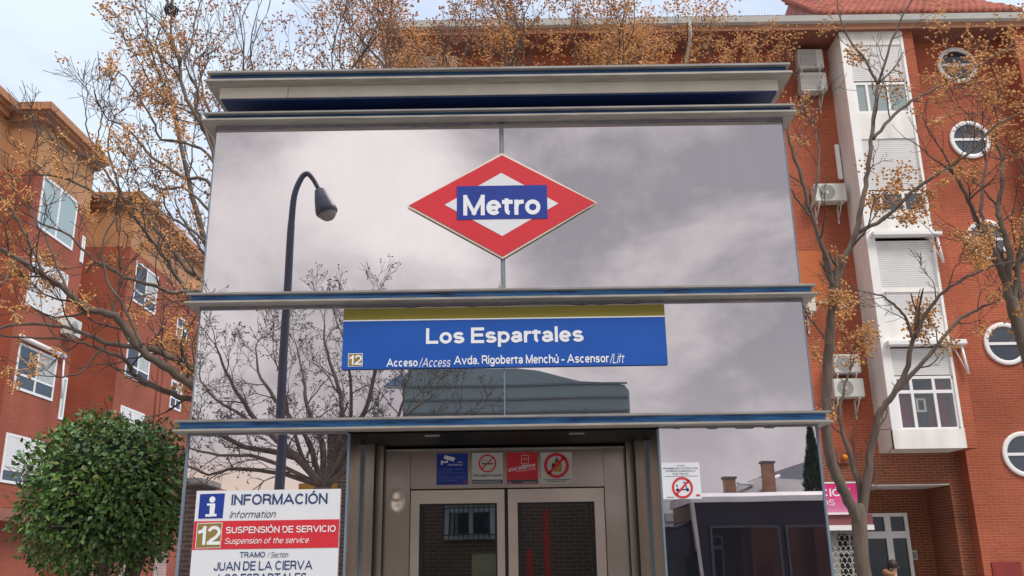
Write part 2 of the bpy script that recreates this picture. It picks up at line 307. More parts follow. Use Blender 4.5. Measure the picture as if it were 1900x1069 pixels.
# ------------------------------------------------------------------ sign lettering: a grotesque drawn with strokes
def arc(cx, cy, rx, ry, a0, a1, n=18):
    return [(cx + rx * math.cos(math.radians(a0 + (a1 - a0) * i / n)), cy + ry * math.sin(math.radians(a0 + (a1 - a0) * i / n))) for i in range(n + 1)]
GL = {   # width, [(box, points)]; box c = capital height, x = x-height, d = below the line
 'A': (.78, [('c', [(0, 0), (.5, 1)]), ('c', [(.5, 1), (1, 0)]), ('c', [(.2, .3), (.8, .3)])]),
 'B': (.60, [('c', [(0, .53), (.6, .53)] + arc(.62, .265, .38, .265, 90, -90) + [(0, 0), (0, 1), (.55, 1)] + arc(.57, .765, .36, .235, 90, -90) + [(.5, .53)])]),
 'C': (.68, [('c', arc(.5, .5, .5, .5, 42, 318, 26))]),
 'D': (.64, [('c', [(0, 0), (0, 1), (.4, 1)] + arc(.45, .5, .55, .5, 90, -90) + [(.4, 0), (0, 0), (0, .3)])]),
 'E': (.52, [('c', [(1, 1), (0, 1), (0, 0), (1, 0)]), ('c', [(0, .52), (.9, .52)])]),
 'F': (.50, [('c', [(1, 1), (0, 1), (0, 0)]), ('c', [(0, .5), (.85, .5)])]),
 'G': (.70, [('c', arc(.5, .5, .5, .5, 42, 345, 26)), ('c', [(.55, .45), (1, .45), (1, 0)])]),
 'H': (.58, [('c', [(0, 0), (0, 1)]), ('c', [(1, 0), (1, 1)]), ('c', [(0, .52), (1, .52)])]),
 'I': (.0, [('c', [(0, 0), (0, 1)])]),
 'J': (.44, [('c', [(1, 1), (1, .3)] + arc(.5, .3, .5, .3, 0, -180))]),
 'K': (.62, [('c', [(0, 0), (0, 1)]), ('c', [(1, 1), (0, .36)]), ('c', [(.32, .58), (1, 0)])]),
 'L': (.48, [('c', [(0, 1), (0, 0), (1, 0)])]),
 'M': (.74, [('c', [(0, 0), (0, 1)]), ('c', [(.02, 1), (.5, 0)]), ('c', [(.5, 0), (.98, 1)]), ('c', [(1, 1), (1, 0)])]),
 'N': (.60, [('c', [(0, 0), (0, 1)]), ('c', [(.0, 1), (1, 0)]), ('c', [(1, 0), (1, 1)])]),
 'O': (.72, [('c', arc(.5, .5, .5, .5, 90, 450, 32))]),
 'P': (.56, [('c', [(0, 0), (0, 1), (.55, 1)] + arc(.58, .74, .42, .26, 90, -90) + [(.5, .48), (0, .48)])]),
 'Q': (.72, [('c', arc(.5, .5, .5, .5, 90, 450, 32)), ('c', [(.6, .25), (1, 0)])]),
 'R': (.60, [('c', [(0, 0), (0, 1), (.55, 1)] + arc(.56, .74, .40, .26, 90, -90) + [(.5, .48), (0, .48)]), ('c', [(.55, .48)] + [(.85, .42), (.92, .2), (1, 0)])]),
 'S': (.58, [('c', arc(.48, .755, .46, .245, 18, 270, 18) + arc(.5, .255, .5, .255, 90, -162, 18)[1:])]),
 'T': (.58, [('c', [(0, 1), (1, 1)]), ('c', [(.5, 1), (.5, 0)])]),
 'U': (.58, [('c', [(0, 1), (0, .34)] + arc(.5, .34, .5, .34, 180, 360) + [(1, 1)])]),
 'V': (.72, [('c', [(0, 1), (.5, 0)]), ('c', [(.5, 0), (1, 1)])]),
 'X': (.66, [('c', [(0, 0), (1, 1)]), ('c', [(0, 1), (1, 0)])]),
 'Y': (.70, [('c', [(0, 1), (.5, .42)]), ('c', [(1, 1), (.5, .42)]), ('c', [(.5, .45), (.5, 0)])]),
 'Z': (.58, [('c', [(0, 1), (1, 1), (0, 0), (1, 0)])]),
 'a': (.44, [('x', arc(.48, .68, .44, .32, 165, 0) + [(.92, .2), (1.05, 0)]), ('x', [(.92, .58), (.45, .5)] + arc(.4, .26, .4, .26, 95, 270) + [(.66, .05), (.92, .3)])]),
 'b': (.46, [('c', [(0, 0), (0, 1)]), ('x', arc(.5, .5, .5, .5, 180, -180, 28))]),
 'c': (.44, [('x', arc(.5, .5, .5, .5, 42, 318, 24))]),
 'd': (.46, [('c', [(1, 0), (1, 1)]), ('x', arc(.5, .5, .5, .5, 0, 360, 28))]),
 'e': (.46, [('x', [(.1, .48), (.92, .48)]), ('x', arc(.5, .5, .5, .5, -4, 320, 26))]),
 'f': (.26, [('c', arc(.8, .78, .5, .22, 90, 180, 8) + [(.3, 0)]), ('x', [(-.15, 1), (.95, 1)])]),
 'g': (.46, [('x', arc(.5, .5, .5, .5, 0, 360, 28)), ('x', [(1, 1), (1, -.1)] + arc(.5, -.1, .5, .36, 0, -155, 14))]),
 'h': (.44, [('c', [(0, 0), (0, 1)]), ('x', [(0, .55)] + arc(.5, .6, .5, .4, 160, 0, 12) + [(1, 0)])]),
 'i': (.0, [('x', [(0, 0), (0, 1)]), ('dot', [(0, 0)])]),
 'l': (.0, [('c', [(0, 0), (0, 1)])]),
 'm': (.78, [('x', [(0, 0), (0, 1)]), ('x', [(0, .6)] + arc(.25, .64, .25, .36, 160, 0, 12) + [(.5, 0)]), ('x', [(.5, .6)] + arc(.75, .64, .25, .36, 160, 0, 12) + [(1, 0)])]),
 'n': (.44, [('x', [(0, 0), (0, 1)]), ('x', [(0, .55)] + arc(.5, .6, .5, .4, 160, 0, 12) + [(1, 0)])]),
 'o': (.48, [('x', arc(.5, .5, .5, .5, 90, 450, 30))]),
 'p': (.46, [('x', [(0, 1), (0, -.47)]), ('x', arc(.5, .5, .5, .5, 180, -180, 28))]),
 'r': (.22, [('x', [(0, 0), (0, 1)]), ('x', [(0, .5), (.15, .8), (.5, .97), (1.05, 1)])]),
 's': (.42, [('x', arc(.48, .75, .46, .25, 15, 270, 14) + arc(.5, .25, .5, .25, 90, -165, 14)[1:])]),
 't': (.26, [('c', [(.32, .88), (.32, .22)] + arc(.8, .2, .48, .2, 180, 268, 8)), ('x', [(-.1, 1), (1, 1)])]),
 'u': (.44, [('x', [(0, 1), (0, .4)] + arc(.5, .4, .5, .4, 180, 360) + [(1, .45)]), ('x', [(1, 0), (1, 1)])]),
 'v': (.50, [('x', [(0, 1), (.5, 0)]), ('x', [(.5, 0), (1, 1)])]),
 'x': (.46, [('x', [(0, 0), (1, 1)]), ('x', [(0, 1), (1, 0)])]),
 '1': (.24, [('c', [(0, .72), (.5, .78), (1, 1)]), ('c', [(1, 1), (1, 0)])]),
 '2': (.50, [('c', arc(.5, .70, .5, .30, 170, -25, 16) + [(.72, .38), (.25, .18), (.02, 0)]), ('c', [(0, 0), (1, 0)])]),
 '/': (.24, [('c', [(0, -.02), (1, 1.02)])]), '-': (.22, [('x', [(0, .48), (1, .48)])]), '.': (.0, [('pt', [(0, 0)])]),
}
GL['ó'] = (GL['o'][0], GL['o'][1] + [('acx', [(.42, 0), (.72, 1)])]); GL['ú'] = (GL['u'][0], GL['u'][1] + [('acx', [(.42, 0), (.72, 1)])])
GL['Ó'] = (GL['O'][0], GL['O'][1] + [('acc', [(.45, 0), (.65, 1)])]); GL['É'] = (GL['E'][0], GL['E'][1] + [('acc', [(.4, 0), (.7, 1)])])
XH = .735
def ribbon(pts, w, cap, ylo, yhi):
    p = [Vector(q) for q in pts]
    q = [p[0]]
    for a in p[1:]:
        if (a - q[-1]).length > 1e-4: q.append(a)
    p = q; n = len(p); closed = (p[0] - p[-1]).length < 1e-3
    if closed: p[-1] = p[0].copy()
    if cap and not closed:
        p[0] = p[0] + (p[0] - p[1]).normalized() * w * cap; p[-1] = p[-1] + (p[-1] - p[-2]).normalized() * w * cap
    vs = []
    for i in range(n):
        a = p[i] - p[i - 1] if i > 0 else (p[-1] - p[-2] if closed else p[1] - p[0]); b = p[i + 1] - p[i] if i < n - 1 else (p[1] - p[0] if closed else a)
        a = a.normalized(); b = b.normalized(); na = Vector((-a.y, a.x)); nb = Vector((-b.y, b.x)); mm = (na + nb)
        mm = mm.normalized() if mm.length > .05 else na
        k = min(1 / max(mm.dot(na), .3), 1.6)
        for s in (1, -1):
            v = p[i] + mm * (s * k * w / 2); vs.append((v.x, min(max(v.y, ylo), yhi)))
    return vs, [(2 * i, 2 * i + 1, 2 * i + 3, 2 * i + 2) for i in range(n - 1)]
def text2d(body, bold=0.0, shear=0.0):
    w = .105 + bold * 1.95; gap = .10 - .4 * bold; wide = 1 + bold * 4; x = 0; V_, F_ = [], []; layer = 0
    for ch in body:
        if ch == ' ': x += .33; continue
        W_, strokes = GL[ch]; W_ *= wide
        for kind, pts in strokes:
            X = lambda u: x + w / 2 + u * W_
            if kind == 'c': q = [(X(u), w / 2 + v * (1 - w)) for u, v in pts]; lo, hi = 0, 1
            elif kind == 'x': q = [(X(u), w / 2 + v * (XH - w)) for u, v in pts]; lo, hi = -.30, XH
            elif kind == 'dot': q = [(X(0), 1 - w), (X(0), 1)]; lo, hi = 0, 1
            elif kind == 'pt': q = [(X(0), 0), (X(0), w)]; lo, hi = 0, 1
            elif kind == 'acx': q = [(X(u), XH + .08 + v * .17) for u, v in pts]; lo, hi = 0, 2
            else: q = [(X(u), 1.07 + v * .17) for u, v in pts]; lo, hi = 0, 2
            if kind == 'x' and ch not in 'gp': lo = 0
            vs, fs = ribbon(q, w, .5 if kind in 'cx' and len(pts) < 6 and ch not in 'Scesg' else 0, lo, hi)
            o = len(V_); V_ += [(a + shear * b, b, layer) for a, b in vs]; F_ += [[o + i for i in f] for f in fs]; layer = (layer + 1) % 6
        x += W_ + w + gap
    return V_, F_
def put_text(mb, body, x0, x1, z0, z1, Y, m, bold=0.0, shear=0.0):
    """flat lettering filling the box x0..x1, z0..z1 on the plane y = Y"""
    vs, fs = text2d(body, bold, shear)
    ax, bx = min(v[0] for v in vs), max(v[0] for v in vs); az, bz = min(v[1] for v in vs), max(v[1] for v in vs)
    mb.add([(x0 + (x - ax) / (bx - ax) * (x1 - x0), Y - .00012 * k, z0 + (z - az) / (bz - az) * (z1 - z0)) for x, z, k in vs], fs, m)
def ptext(mb, body, l, t, r, b, Y, m, bold=0.0, shear=0.0):
    """same, measured on the photograph as left, top, right, bottom"""
    cy, cx = (t + b) / 2, (l + r) / 2
    put_text(mb, body, P(l, cy, Y).x, P(r, cy, Y).x, P(cx, b, Y).z, P(cx, t, Y).z, Y, m, bold, shear)
def quadpx(mb, pts, Y, m): mb.add([P(x, y, Y) for x, y in pts], [list(range(len(pts)))], m)
def disc(mb, cx, cz, r0, r1, Y, m, n=40):
    if r0 <= 0: mb.add([(cx + r1 * math.cos(2 * math.pi * k / n), Y, cz + r1 * math.sin(2 * math.pi * k / n)) for k in range(n)], [list(range(n))], m); return
    vs = [(cx + r * math.cos(2 * math.pi * k / n), Y, cz + r * math.sin(2 * math.pi * k / n)) for r in (r0, r1) for k in range(n)]
    mb.add(vs, [(k, (k + 1) % n, n + (k + 1) % n, n + k) for k in range(n)], m)
def bar2(mb, x0, z0, x1, z1, w, Y, m):
    d = Vector((x1 - x0, z1 - z0)).normalized(); nrm = Vector((-d.y, d.x)) * w / 2
    mb.add([(x0 + nrm.x, Y, z0 + nrm.y), (x1 + nrm.x, Y, z1 + nrm.y), (x1 - nrm.x, Y, z1 - nrm.y), (x0 - nrm.x, Y, z0 - nrm.y)], [(0, 1, 2, 3)], m)

# ------------------------------------------------------------------ ground
g = MB(); g.box(-150, 150, -120, 150, -.4, 0, PAVE); structure('pavement', g)
g = MB(); g.box(-150, 150, -7.6, -3.6, .0, .004, ROADM); structure('road', g)

# ------------------------------------------------------------------ the lift kiosk
KX0, KX1, KB = -2.13, 1.98, 8.4
JX = -.06
kiosk = thing('lift_kiosk', 'mirror glazed metro lift kiosk with steel doors and worn blue beams', 'lift kiosk', (JX, 7, 0))
def beam(z0, z1, lip=.017, e=.085, web=None):
    mb = MB(); x0, x1, y0, y1 = KX0 - e, KX1 + e, 5.9, KB + .1
    mb.rbox(x0 + .008, x1 - .008, y0 + .004, y1, z1 - lip, z1, ALUD, .003)
    mb.rbox(x0, x1, y0, y1, z0, z0 + lip, ALU, .003)
    mb.box(x0 + .035, x1 - .035, y0 + .035, y1 - .035, z0 + lip, z1 - lip, web or WEB)
    return mb.build('beam', kiosk)
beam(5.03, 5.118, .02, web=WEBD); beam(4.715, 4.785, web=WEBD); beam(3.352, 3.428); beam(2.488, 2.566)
rf = MB(); rf.box(KX0, KX1, 6.0, KB, 4.944, 5.03, FASCIA); rf.box(-1.6295, -1.6255, 5.998, 6.0, 4.944, 5.03, ALUD)
rf.build('roof_fascia', kiosk)
mb = MB(); mb.box(KX0 + .01, KX1 - .01, 6.01, KB - .01, 4.93, 4.944, NAVY); mb.box(-1.6, 1.45, 6.6, 8.0, 4.785, 4.93, NAVY); mb.build('roof_soffit', kiosk)
def panel(x0, x1, z0, z1, tilt=0):
    b = MB(); cx = (x0 + x1) / 2; dy = math.tan(tilt) * (x1 - x0) / 2
    b.add([(x0, 6 - dy, z0), (x1, 6 + dy, z0), (x1, 6 + dy, z1), (x0, 6 - dy, z1), (x0, 6.02, z0), (x1, 6.02, z0), (x1, 6.02, z1), (x0, 6.02, z1)],
          [(0, 1, 2, 3), (7, 6, 5, 4), (0, 4, 5, 1), (1, 5, 6, 2), (2, 6, 7, 3), (3, 7, 4, 0)], MIRROR)
    return b.build('glass_panel', kiosk)
panel(KX0, JX - .015, 3.43, 4.715, 0); panel(JX + .015, KX1, 3.43, 4.715, .0012)
panel(KX0, JX - .002, 2.568, 3.352, 0); panel(JX + .002, KX1, 2.568, 3.352, .0006)
panel(KX0, -1.09, 0.05, 2.488, -.0036); panel(.95, KX1, 0.05, 2.488, 0)
for x0, x1 in ((KX0 - .0, KX0 + .02), (KX1 - .02, KX1)):     # side and back glazing
    b = MB(); b.box(x0, x1, 6.022, KB, .05, 2.488, MIRROR); b.box(x0, x1, 6.022, KB, 2.568, 3.352, MIRROR); b.box(x0, x1, 6.022, KB, 3.43, 4.715, MIRROR); b.build('side_glazing', kiosk)
b = MB(); b.box(KX0 + .021, KX1 - .021, KB - .02, KB, .05, 4.71, MIRROR); b.build('back_glazing', kiosk)
b = MB(); b.box(JX - .016, JX + .016, 5.99, 6.03, 3.43, 4.715, BEAD); b.box(JX - .004, JX + .002, 5.986, 5.992, 3.43, 4.715, ALU)
b.prism([(JX - .045, 3.43), (JX - .006, 3.43), (JX - .012, 3.51)], 5.972, 5.978, ALU); b.build('glazing_joint', kiosk)
b = MB(); b.box(JX - .004, JX + .004, 5.994, 6.01, 2.568, 3.352, BEAD); b.build('glazing_joint', kiosk)
for x, s in ((KX0, -1), (KX1, 1)):
    b = MB(); b.box(x, x + s * .014, 5.99, 6.03, .0, 2.488, BEAD); b.build('corner_bead', kiosk)
    b = MB(); b.box(x, x + s * .006, 5.994, 6.03, 2.568, 3.352, BEAD); b.box(x, x + s * .006, 5.994, 6.03, 3.43, 4.715, BEAD); b.build('corner_bead', kiosk)
def sealant(z, x0, x1, d=.02):
    b = MB(); n = 60; vs = []
    for i in range(n + 1):
        x = x0 + (x1 - x0) * i / n; q = d * (.75 + .5 * noise.noise(Vector((x * 2.2, z * 9, 0)))) + (.008 if noise.noise(Vector((x * 9, z, 3))) > .25 else 0)
        vs += [(x, 5.99, z), (x, 5.99, z - q), (x, 5.999, z - q)]
    b.add(vs, [(3 * i + k, 3 * i + 3 + k, 3 * i + 4 + k, 3 * i + 1 + k) for i in range(n) for k in (0, 1)], SEAL); b.build('sealant', kiosk)
sealant(4.715, KX0, KX1, .024); sealant(3.352, KX0, KX1, .022); sealant(2.488, KX0, -1.09, .012); sealant(2.488, .95, KX1, .012)
# alcove
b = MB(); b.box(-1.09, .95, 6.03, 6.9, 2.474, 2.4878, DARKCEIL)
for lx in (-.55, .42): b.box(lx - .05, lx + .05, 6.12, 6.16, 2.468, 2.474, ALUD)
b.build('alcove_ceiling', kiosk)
for s, xo in ((-1, -1.09), (1, .95)):
    b = MB()
    b.box(xo, xo - s * .012, 5.992, 6.03, .0, 2.474, BEAD)
    b.box(xo + s * .0, xo + s * .03, 6.03, 6.6, .0, 2.474, STEEL)
    b.box(xo - s * .001, xo - s * .018, 6.585, 6.6, .0, 2.474, BEAD)
    b.box(xo + s * .03, xo - s * .085, 6.602, 6.63, .0, 2.474, STEEL)
    b.box(xo - s * .085, xo - s * .098, 6.63, 6.70, .0, 2.474, BLACK)
    b.box(xo - s * .098, xo - s * .138, 6.70, 6.73, .0, 2.474, STEEL)
    b.box(xo - s * .138, xo - s * .146, 6.71, 6.8, .0, 2.474, BLACK)
    b.build('reveal', kiosk)
def jamb(x0, x1, dent):
    b = MB(); nx, nz_ = 14, 200; vs = []
    for j in range(nz_ + 1):
        z = 2.45 * j / nz_
        for i in range(nx + 1):
            x = x0 + (x1 - x0) * i / nx; y = 6.75
            if dent:
                q = ((x - dent[0]) / .035) ** 2 + ((z - dent[1]) / .05) ** 2; y += .016 * math.exp(-q)
                q = ((x - dent[0] - .005) / .09) ** 2 + ((z - dent[1]) / .12) ** 2; y -= .006 * math.exp(-q)
            y += .0015 * noise.noise(Vector((x * 6, 0, z * 4)))
            vs.append((x, y, z))
    w = nx + 1
    b.add(vs, [(j * w + i, j * w + i + 1, (j + 1) * w + i + 1, (j + 1) * w + i) for j in range(nz_) for i in range(nx)], STEEL, True)
    b.box(x0, x1, 6.775, 6.8, 0, 2.45, STEEL)
    return b.build('jamb_panel', kiosk)
jamb(-.944, -.762, (-.855, 2.085)); jamb(.650, .804, None)
b = MB(); b.rbox(-.760, .648, 6.752, 6.8, 2.168, 2.442, STEEL, .003); b.build('lintel', kiosk)
b = MB(); b.rbox(-.944, .804, 6.738, 6.80, 2.4425, 2.456, ALUD, .003); b.build('lintel_trim', kiosk)
def door(x0, x1, gx0, gx1):
    b = MB(); y0, y1, zt, gz = 6.765, 6.80, 2.158, 2.063
    b.box(x0, gx0, y0, y1, .02, zt, STEELD); b.box(gx1, x1, y0, y1, .02, zt, STEELD); b.box(gx0, gx1, y0, y1, gz, zt, STEELD); b.box(gx0, gx1, y0, y1, .02, .95, STEELD)
    d = b.build('door', kiosk)
    b = MB(); b.box(gx0, gx1, 6.782, 6.79, .95, gz, DOORGL); b.build('door_glass', d)
    b = MB(); t = .012
    b.box(gx0, gx0 + .03, 6.7655, 6.7815, .95, gz, BLACK); b.box(gx1 - t, gx1, 6.7655, 6.7815, .95, gz, BLACK); b.box(gx0 + .03, gx1 - t, 6.7655, 6.7815, gz - .014, gz, BLACK); b.build('glazing_gasket', d)
door(-.757, -.078, -.693, -.132); door(-.052, .644, .016, .573)
b = MB(); b.box(-.0775, -.0525, 6.778, 6.8, .02, 2.16, BLACK); b.box(-.0525, -.046, 6.772, 6.8, .02, 2.16, ALU); b.build('door_gap_seal', kiosk)
b = MB(); b.box(.53, .545, 6.7655, 6.7815, .95, 2.05, BLACK); b.build('glazing_gasket', [o for o in kiosk.children if o.name.startswith('door') and o.type == 'MESH'][1])
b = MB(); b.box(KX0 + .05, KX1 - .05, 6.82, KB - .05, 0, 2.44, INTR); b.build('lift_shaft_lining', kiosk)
b = MB(); b.box(KX0 - .01, KX1 + .01, 5.97, KB + .02, 0, .05, ALUD); b.build('plinth', kiosk)

# ------------------------------------------------------------------ signs on the kiosk
def sign(name, label, cat, px, py, Y, group=None): return thing(name, label, cat, P(px, py, Y), group)
t = sign('metro_sign', 'red diamond sign reading Metro above the glazing joint', 'sign', 932, 476, 5.985)
def dia(l, t_, r, b_, Y0, Y1, m, name):
    c = MB(); cx, cy = (l[0] + r[0]) / 2, (t_[1] + b_[1]) / 2
    pts = [P(*q, Y0) for q in (l, t_, r, b_)]; c.prism([(q.x, q.z) for q in pts], Y0, Y1, m); return c.build(name, t)
dia((755, 383), (931, 284), (1108, 376), (933, 480), 5.976, 5.984, FASCIA, 'backing_edge')
dia((759, 381), (931.5, 288), (1104, 376), (932.5, 476), 5.972, 5.976, RED, 'red_diamond')
dia((825, 380), (930, 321), (1036, 377.5), (932, 438), 5.9705, 5.972, WHITE, 'white_diamond')
a, c2 = P(848, 347, 5.97), P(1015, 413, 5.97)
b = MB(); b.box(-.379, .257, 5.968, 5.9705, 3.952, 4.205, BLUE); b.build('blue_plate', t)
b = MB(); ptext(b, 'Metro', 859, 361, 1002.5, 399, 5.9665, WHITEL, .05); b.build('lettering', t)

t = sign('station_sign', 'long blue station name sign with olive top stripe reading Los Espartales', 'sign', 937, 683, 5.985)
X0, X1 = -1.147, 1.034
b = MB(); b.box(X0, X1, 5.978, 5.99, 2.9, 3.318, SBLUE); b.build('panel', t)
b = MB(); b.box(X0 + .001, X1 - .001, 5.9755, 5.978, 3.238, 3.3175, OLIVE); b.build('olive_stripe', t)
b = MB(); b.box(X0 + .001, X1 - .001, 5.9755, 5.978, 3.229, 3.2375, WHITEL); b.build('white_line', t)
b = MB(); ptext(b, 'Los Espartales', 790.5, 607, 1083, 643.5, 5.976, WHITEL, .045)
b.build('lettering', t); b = MB()
ptext(b, 'Acceso', 717, 665, 775, 680.5, 5.976, WHITEL, .035); ptext(b, '/Access', 777, 664, 836, 681, 5.976, WHITEL, 0, .25)
ptext(b, 'Avda. Rigoberta Menchú - Ascensor', 842, 657.5, 1130, 679, 5.976, WHITEL, .03); ptext(b, '/Lift', 1131, 656, 1159, 674, 5.976, WHITEL, 0, .25)
b.build('lettering', t)
b = MB(); quadpx(b, [(646, 656), (673, 655.5), (672.5, 680), (645.5, 680.5)], 5.9765, WHITEL); quadpx(b, [(647, 657), (672, 656.5), (671.5, 679), (646.5, 679.5)], 5.9755, GOLD)
ptext(b, '12', 647.5, 659, 671.5, 677, 5.9745, WHITEL, .03); b.build('line_badge', t)

t = sign('information_sign', 'white suspension of service notice with red band on left glass panel', 'sign', 495, 1069, 5.98)
iy = 5.984
b = MB(); tl, tr = P(367, 913, iy), P(632, 905, iy); xa, xb_ = (P(367, 913, iy).x + P(350, 1069, iy).x) / 2, (tr.x + P(626, 1069, iy).x) / 2
ztop = (tl.z + tr.z) / 2
b.box(xa, xb_, iy, 5.99, ztop - 1.05, ztop, WHITE); b.build('panel', t)
b = MB(); zr0, zr1 = P(495, 1018, iy).z, P(495, 965.5, iy).z; b.box(xa + .002, xb_ - .001, iy - .002, iy, zr0, zr1, RED); b.build('red_band', t)
b = MB(); quadpx(b, [(371.5, 917), (417.5, 915.5), (413, 961.5), (367.5, 962.5)], iy - .002, BLUE)
cc = P(394, 927, iy - .003); disc(b, cc.x, cc.z, 0, .0195, iy - .003, WHITEL, 24)
for pts in ([(384, 934.5), (399.5, 934), (397.5, 954), (388.5, 954.5), (389.5, 938), (384, 938.5)], [(381, 954.5), (402, 953.5), (401.5, 958), (381, 959)]): quadpx(b, pts, iy - .003, WHITEL)
b.build('information_symbol', t)
b = MB(); quadpx(b, [(366, 971), (413, 969.5), (409, 1016.5), (362, 1018)], iy - .003, WHITEL); quadpx(b, [(367.2, 972.2), (411.8, 970.7), (408, 1015.3), (363.2, 1016.8)], iy - .004, GOLD)
ptext(b, '12', 366.5, 976, 409, 1011, iy - .0055, WHITEL, .035); b.build('line_badge', t)
b = MB()
ptext(b, 'INFORMACIÓN', 430, 910.5, 608.5, 936, iy - .002, INK, .03); ptext(b, 'Information', 426, 947.5, 512, 961, iy - .002, GREY_INK, 0, .25)
b.build('lettering', t); b = MB()
ptext(b, 'SUSPENSIÓN DE SERVICIO', 419.5, 972.5, 623, 988.5, iy - .004, WHITEL, .025); ptext(b, 'Suspension of the service', 417, 997, 573, 1012, iy - .004, WHITEL, .0, .25)
b.build('lettering', t); b = MB()
ptext(b, 'TRAMO', 445, 1024, 492, 1034.5, iy - .002, INK, .025); ptext(b, '/ Section', 496, 1024, 535, 1034.5, iy - .002, GREY_INK, 0, .25)
b.build('lettering', t); b = MB()
ptext(b, 'JUAN DE LA CIERVA', 397, 1041, 580, 1058, iy - .002, INK, .022); ptext(b, 'LOS ESPARTALES', 405, 1064, 569, 1081, iy - .002, INK, .022)
b.build('lettering', t)

SY = 6.745
def sticker(name, label, l, tp, r, bt, m):
    t = sign(name, label, 'sticker', (l + r) / 2, bt, SY, 'stickers on the lintel'); b = MB()
    x0, x1, z0, z1 = P(l, (tp + bt) / 2, SY).x, P(r, (tp + bt) / 2, SY).x, P((l + r) / 2, bt, SY).z, P((l + r) / 2, tp, SY).z
    b.box(x0, x1, SY, 6.7515, z0, z1, m); b.build('sheet', t); return t, x0, x1, z0, z1
y1 = SY - .0012; y2 = SY - .0024; y3 = SY - .0036
PAPER = mat('paper_white', (.55, .55, .53), .5, 0, .04)
t, x0, x1, z0, z1 = sticker('surveillance_sticker', 'blue square sticker with white camera symbol on steel lintel', 810, 841.5, 868, 899.5, BLUE)
b = MB(); w = x1 - x0
def U(u, v): return (x0 + u * w, z0 + v * (z1 - z0))
def poly(uv, y, m): b.add([(U(*q)[0], y, U(*q)[1]) for q in uv], [list(range(len(uv)))], m)
poly([(.27, .95), (.60, .86), (.55, .74), (.22, .84)], y1, WHITEL); poly([(.32, .80), (.36, .80), (.36, .70), (.19, .70), (.19, .64), (.14, .64), (.14, .78), (.19, .78), (.19, .75), (.32, .75)], y1, WHITEL)
b.build('camera_symbol', t)
b = MB(); put_text(b, 'ZONA', *[U(.68, 0)[0], U(.84, 0)[0], U(0, .70)[1], U(0, .74)[1]], y1, WHITEL, .03); put_text(b, 'VIDEOVIGILADA', U(.36, 0)[0], U(.84, 0)[0], U(0, .61)[1], U(0, .66)[1], y1, WHITEL, .03)
for k, (u0, u1) in enumerate(((.04, .86), (.04, .5), (.04, .9), (.04, .24), (.04, .96), (.04, .9), (.04, .66))):
    v = .50 - k * .06; poly([(u0, v), (u1, v), (u1, v - .014), (u0, v - .014)], y1, mat('pale_blue_ink', (.12, .18, .5), .5))
poly([(.83, .09), (.9, .12), (.97, .09), (.9, .06)], y1, RED); b.build('small_print', t)

def noring(t, cx, cz, R, w, m):
    b = MB(); disc(b, cx, cz, R - w, R, y2, m); bar2(b, cx - .7 * (R - w * .5), cz - .7 * (R - w * .5), cx + .7 * (R - w * .5), cz + .7 * (R - w * .5), w * .9, y2, m); b.build('prohibition_ring', t)
t, x0, x1, z0, z1 = sticker('smoking_sticker', 'pale sticker with red ring over a cigarette on steel lintel', 876, 840.5, 933, 898.5, PAPER)
h = z1 - z0; w = x1 - x0; noring(t, x0 + w * .5, z0 + h * .66, w * .29, w * .05, RED)
b = MB(); poly([(.32, .67), (.69, .67), (.69, .63), (.32, .63)], y1, BLK_INK)
for q in range(7): a0 = q * .55; poly([(.40 + .06 * math.cos(a0), .76 + .04 * math.sin(a0)), (.41 + .06 * math.cos(a0 + .5), .76 + .04 * math.sin(a0 + .5)), (.42 + .05 * math.cos(a0 + .5), .755 + .03 * math.sin(a0 + .5)), (.41 + .05 * math.cos(a0), .755 + .03 * math.sin(a0))], y1, GREY_INK)
b.build('cigarette_symbol', t)
b = MB(); put_text(b, 'PROHIBIDO FUMAR', U(.04, 0)[0], U(.97, 0)[0], U(0, .24)[1], U(0, .31)[1], y1, BLK_INK, .02)
poly([(.01, .01), (.99, .01), (.99, .14), (.01, .14)], y1, GREY_INK)
for v in (.10, .06): poly([(.04, v), (.93, v), (.93, v - .012), (.04, v - .012)], y2, PAPER)
b.build('small_print', t)
t, x0, x1, z0, z1 = sticker('quality_sticker', 'red square sticker with white handwritten word and dark bottom strip', 940, 839.5, 998, 898, RED)
h = z1 - z0; w = x1 - x0; b = MB()
poly([(.01, .01), (.99, .01), (.99, .13), (.01, .13)], y1, GREY_INK); poly([(.05, .03), (.14, .03), (.14, .05), (.05, .05)], y2, PAPER); poly([(.05, .07), (.1, .07), (.1, .1), (.05, .1)], y2, RED); poly([(.5, .04), (.95, .04), (.95, .055), (.5, .055)], y2, PAPER); b.build('bottom_strip', t)
b = MB()
for u0, u1, v0, v1 in ((.47, .71, .9, .91), (.47, .71, .64, .65), (.47, .48, .64, .91), (.70, .71, .64, .91)): poly([(u0, v0), (u1, v0), (u1, v1), (u0, v1)], y1, WHITEL)
put_text(b, 'VVV', U(.52, 0)[0], U(.66, 0)[0], U(0, .74)[1], U(0, .82)[1], y1, WHITEL); put_text(b, 'Madrid', U(.49, 0)[0], U(.72, 0)[0], U(0, .57)[1], U(0, .615)[1], y1, WHITEL, .02)
vs, fs = text2d('excelente', .012, .3); ax, bx = min(v[0] for v in vs), max(v[0] for v in vs)
b.add([(x0 + w * (.06 + .86 * (x - ax) / (bx - ax)), y1 - .0001 * k, z0 + h * (.38 + .14 * (x - ax) / (bx - ax) + .155 * z)) for x, z, k in vs], fs, WHITEL)
poly([(.3, .375), (.94, .47), (.94, .485), (.3, .385)], y1, WHITEL); b.build('lettering', t)
t, x0, x1, z0, z1 = sticker('food_sticker', 'white sticker with red ring over yellow food on steel lintel', 1003.5, 839.5, 1061.5, 896.5, PAPER)
h = z1 - z0; w = x1 - x0; noring(t, x0 + w * .5, z0 + h * .57, w * .40, w * .1, RED)
